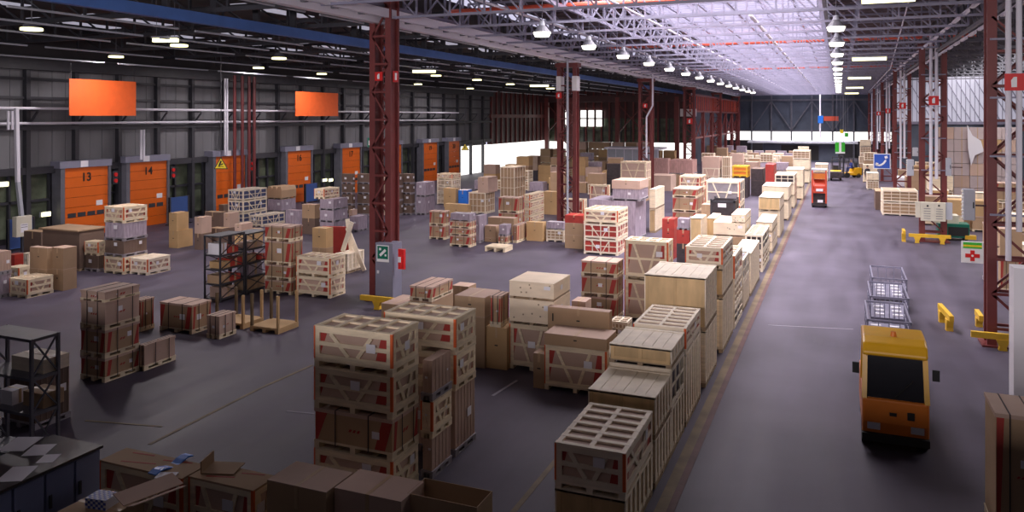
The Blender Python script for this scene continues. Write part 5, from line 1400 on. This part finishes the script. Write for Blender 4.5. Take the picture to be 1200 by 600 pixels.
def person(base, rz, pose, label, top, legs):
    """one skinned body; pose 'walk' or 'sit'"""
    V = []; E_ = []; R_ = []
    def v(p, r, par=None):
        V.append(p); R_.append(r)
        if par is not None: E_.append((par, len(V) - 1))
        return len(V) - 1
    pel = v((0, 0, .95), .13); ch = v((0, .0, 1.18), .125, pel); sh = v((0, 0, 1.40), .13, ch); nk = v((0, 0, 1.50), .055, sh)
    hd = v((0, .01, 1.58), .07, nk); v((0, .015, 1.66), .095, hd) ; v((0, 0, 1.74), .07, len(V) - 1)
    v((0, .10, 1.63), .018, hd)     # nose
    for s in (-1, 1):
        so = v((s * .17, 0, 1.38), .065, sh)
        if pose == 'walk': e = v((s * .23, -.04 * s, 1.10), .045, so); wr = v((s * .24, .12 * s + .05, .87), .03, e)
        else: e = v((s * .23, .10, 1.12), .045, so); wr = v((s * .15, .38, 1.12), .03, e)
        dz = (0, 0, -1) if pose == 'walk' else (0, 1, 0)
        pm = v(tuple(V[wr][i] + .07 * dz[i] for i in range(3)), .035, wr)
        for f in range(4): 
            a = v((V[pm][0] + (-.027 + f * .018), V[pm][1] + .05 * dz[1], V[pm][2] + .05 * dz[2]), .010, pm); v((V[a][0], V[a][1] + .03 * dz[1] + .008, V[a][2] + .03 * dz[2]), .008, a)
        a = v((V[wr][0] - s * .045, V[wr][1] + .03, V[wr][2] + .05 * dz[2]), .011, pm)
        hp_ = v((s * .09, 0, .90), .085, pel)
        if pose == 'walk': kn = v((s * .10, .10 * s + .06, .50), .06, hp_); an = v((s * .10, .22 * s - .04, .10), .04, kn)
        else: kn = v((s * .14, .42, .90), .065, hp_); an = v((s * .14, .45, .50), .045, kn)
        v((s * .10, V[an][1] + .15, V[an][2] - .05), .04, an)
    me = bpy.data.meshes.new('person'); me.from_pydata(V, E_, []); o = bpy.data.objects.new('person', me); COL.objects.link(o)
    sk = o.modifiers.new('skin', 'SKIN'); sk.use_smooth_shade = True
    for i, r in enumerate(R_): me.skin_vertices[0].data[i].radius = (r, r)
    me.skin_vertices[0].data[0].use_root = True
    sb = o.modifiers.new('sub', 'SUBSURF'); sb.levels = 1; sb.render_levels = 1
    dg = bpy.context.evaluated_depsgraph_get(); me2 = bpy.data.meshes.new_from_object(o.evaluated_get(dg)); bpy.data.objects.remove(o)
    o = bpy.data.objects.new('person', me2); COL.objects.link(o)
    me2.materials.clear()
    for mm in ('skin', top, legs, 'rubber'): me2.materials.append(M[mm])
    for p in me2.polygons:
        c = p.center; z = c.z
        if z > 1.47: k = 0
        elif pose == 'walk': k = 0 if (abs(c.x) > .17 and z < .9) else (1 if z > .93 else (2 if z > .13 else 3))
        else: k = 0 if (c.y > .34 and z > 1.0) else (1 if z > 1.0 else (2 if z > .53 else 3))
        p.material_index = k
    m = MB()
    bm = bmesh.new(); bmesh.ops.create_uvsphere(bm, u_segments=12, v_segments=8, radius=.108)
    for vv in list(bm.verts):
        if vv.co.z < -.01 and vv.co.y > -.03: pass
    bmesh.ops.delete(bm, geom=[vv for vv in bm.verts if vv.co.z < -.02 or (vv.co.y > .05 and vv.co.z < .05)], context='VERTS')
    hm = bpy.data.meshes.new('hair'); bm.to_mesh(hm); bm.free(); hm.materials.append(M['hair']); hr = bpy.data.objects.new('hair', hm); COL.objects.link(hr); hr.parent = o; hr.location = (0, -.005, 1.69)
    o.location = base; o.rotation_euler = (0, 0, rz); tag(o, label, 'person'); return o
pf = G(979.5, 212); forklift((pf.x, pf.y + 1.1, 0), 0, 'truck_yellow', 'yellow forklift seen from behind at the end of the aisle')
pf = G(997, 211); pf.y += 2.6; forklift((pf.x, pf.y + 1.1, 0), math.pi / 2 + .5, 'truck_yellow', 'yellow forklift with a seated driver at the aisle end')
person((pf.x + .1, pf.y + .9, .12), math.pi / 2 + .5, 'sit', 'person in dark blue seated on the right yellow forklift', 'cloth_blue', 'cloth_blue')
pf = G(1016.5, 216); person((pf.x, pf.y, 0.0), .3, 'walk', 'person in dark clothes walking right of the far forklifts', 'cloth_dark', 'cloth_dark')
# red loaded lift truck in the aisle
p = G(951, 243); q = G(969, 243); wv = q.x - p.x
t = thing('red_lift_truck', 'red order truck loaded with parcels in the middle of the aisle', 'vehicle', ((p.x + q.x) / 2, p.y, 0)); h = wv / 2; Hh = Zat(198, p.x, p.y)
MB().b2(-h, h, .05, 1.3, .12, .34).obj('chassis', 'dark_goods', t)
m = MB()
for s in (-1, 1):
    m.b2(s * (h - .05) - .05, s * (h - .05) + .05, .02, .12, .3, Hh); m.b2(s * (h - .05) - .05, s * (h - .05) + .05, 1.15, 1.25, .3, Hh - .4)
m.obj('mast', 'truck_red', t)
MB().b2(-h + .02, h - .02, .3, 1.2, .34, 1.0).obj('battery_case', 'dark_goods', t)
MB().b2(-h + .03, h - .03, .04, 1.2, 1.0, 1.12).obj('platform', 'truck_red', t)
MB().prism([(.1, 1.12), (1.1, 1.12), (1.1, 1.7), (.5, 1.95), (.1, 1.5)], 'x', -h + .1, h - .1).obj('hood', 'truck_red', t, bevel=.04)
MB().b2(-h, h, .0, 1.25, Hh - .08, Hh).obj('roof_guard', 'light_grey', t)
MB().b2(-h + .1, h - .1, .1, 1.1, 1.98, Hh - .3).obj('rear_housing', 'truck_orange', t)
m = MB()
for s in (-1, 1): wheel(m, s * (h - .08), .25, .16, .12); wheel(m, s * (h - .08), 1.1, .16, .12)
m.obj('wheel', 'rubber', t)
for k, (z, m_, lab) in enumerate(((1.13, 'paper_white', 'low'), (.36, 'paper_white', 'bottom'))): MB().b2(-.2 + .1 * k, .25, .0, .04, z, z + .18).obj('label_sheet', m_, t)
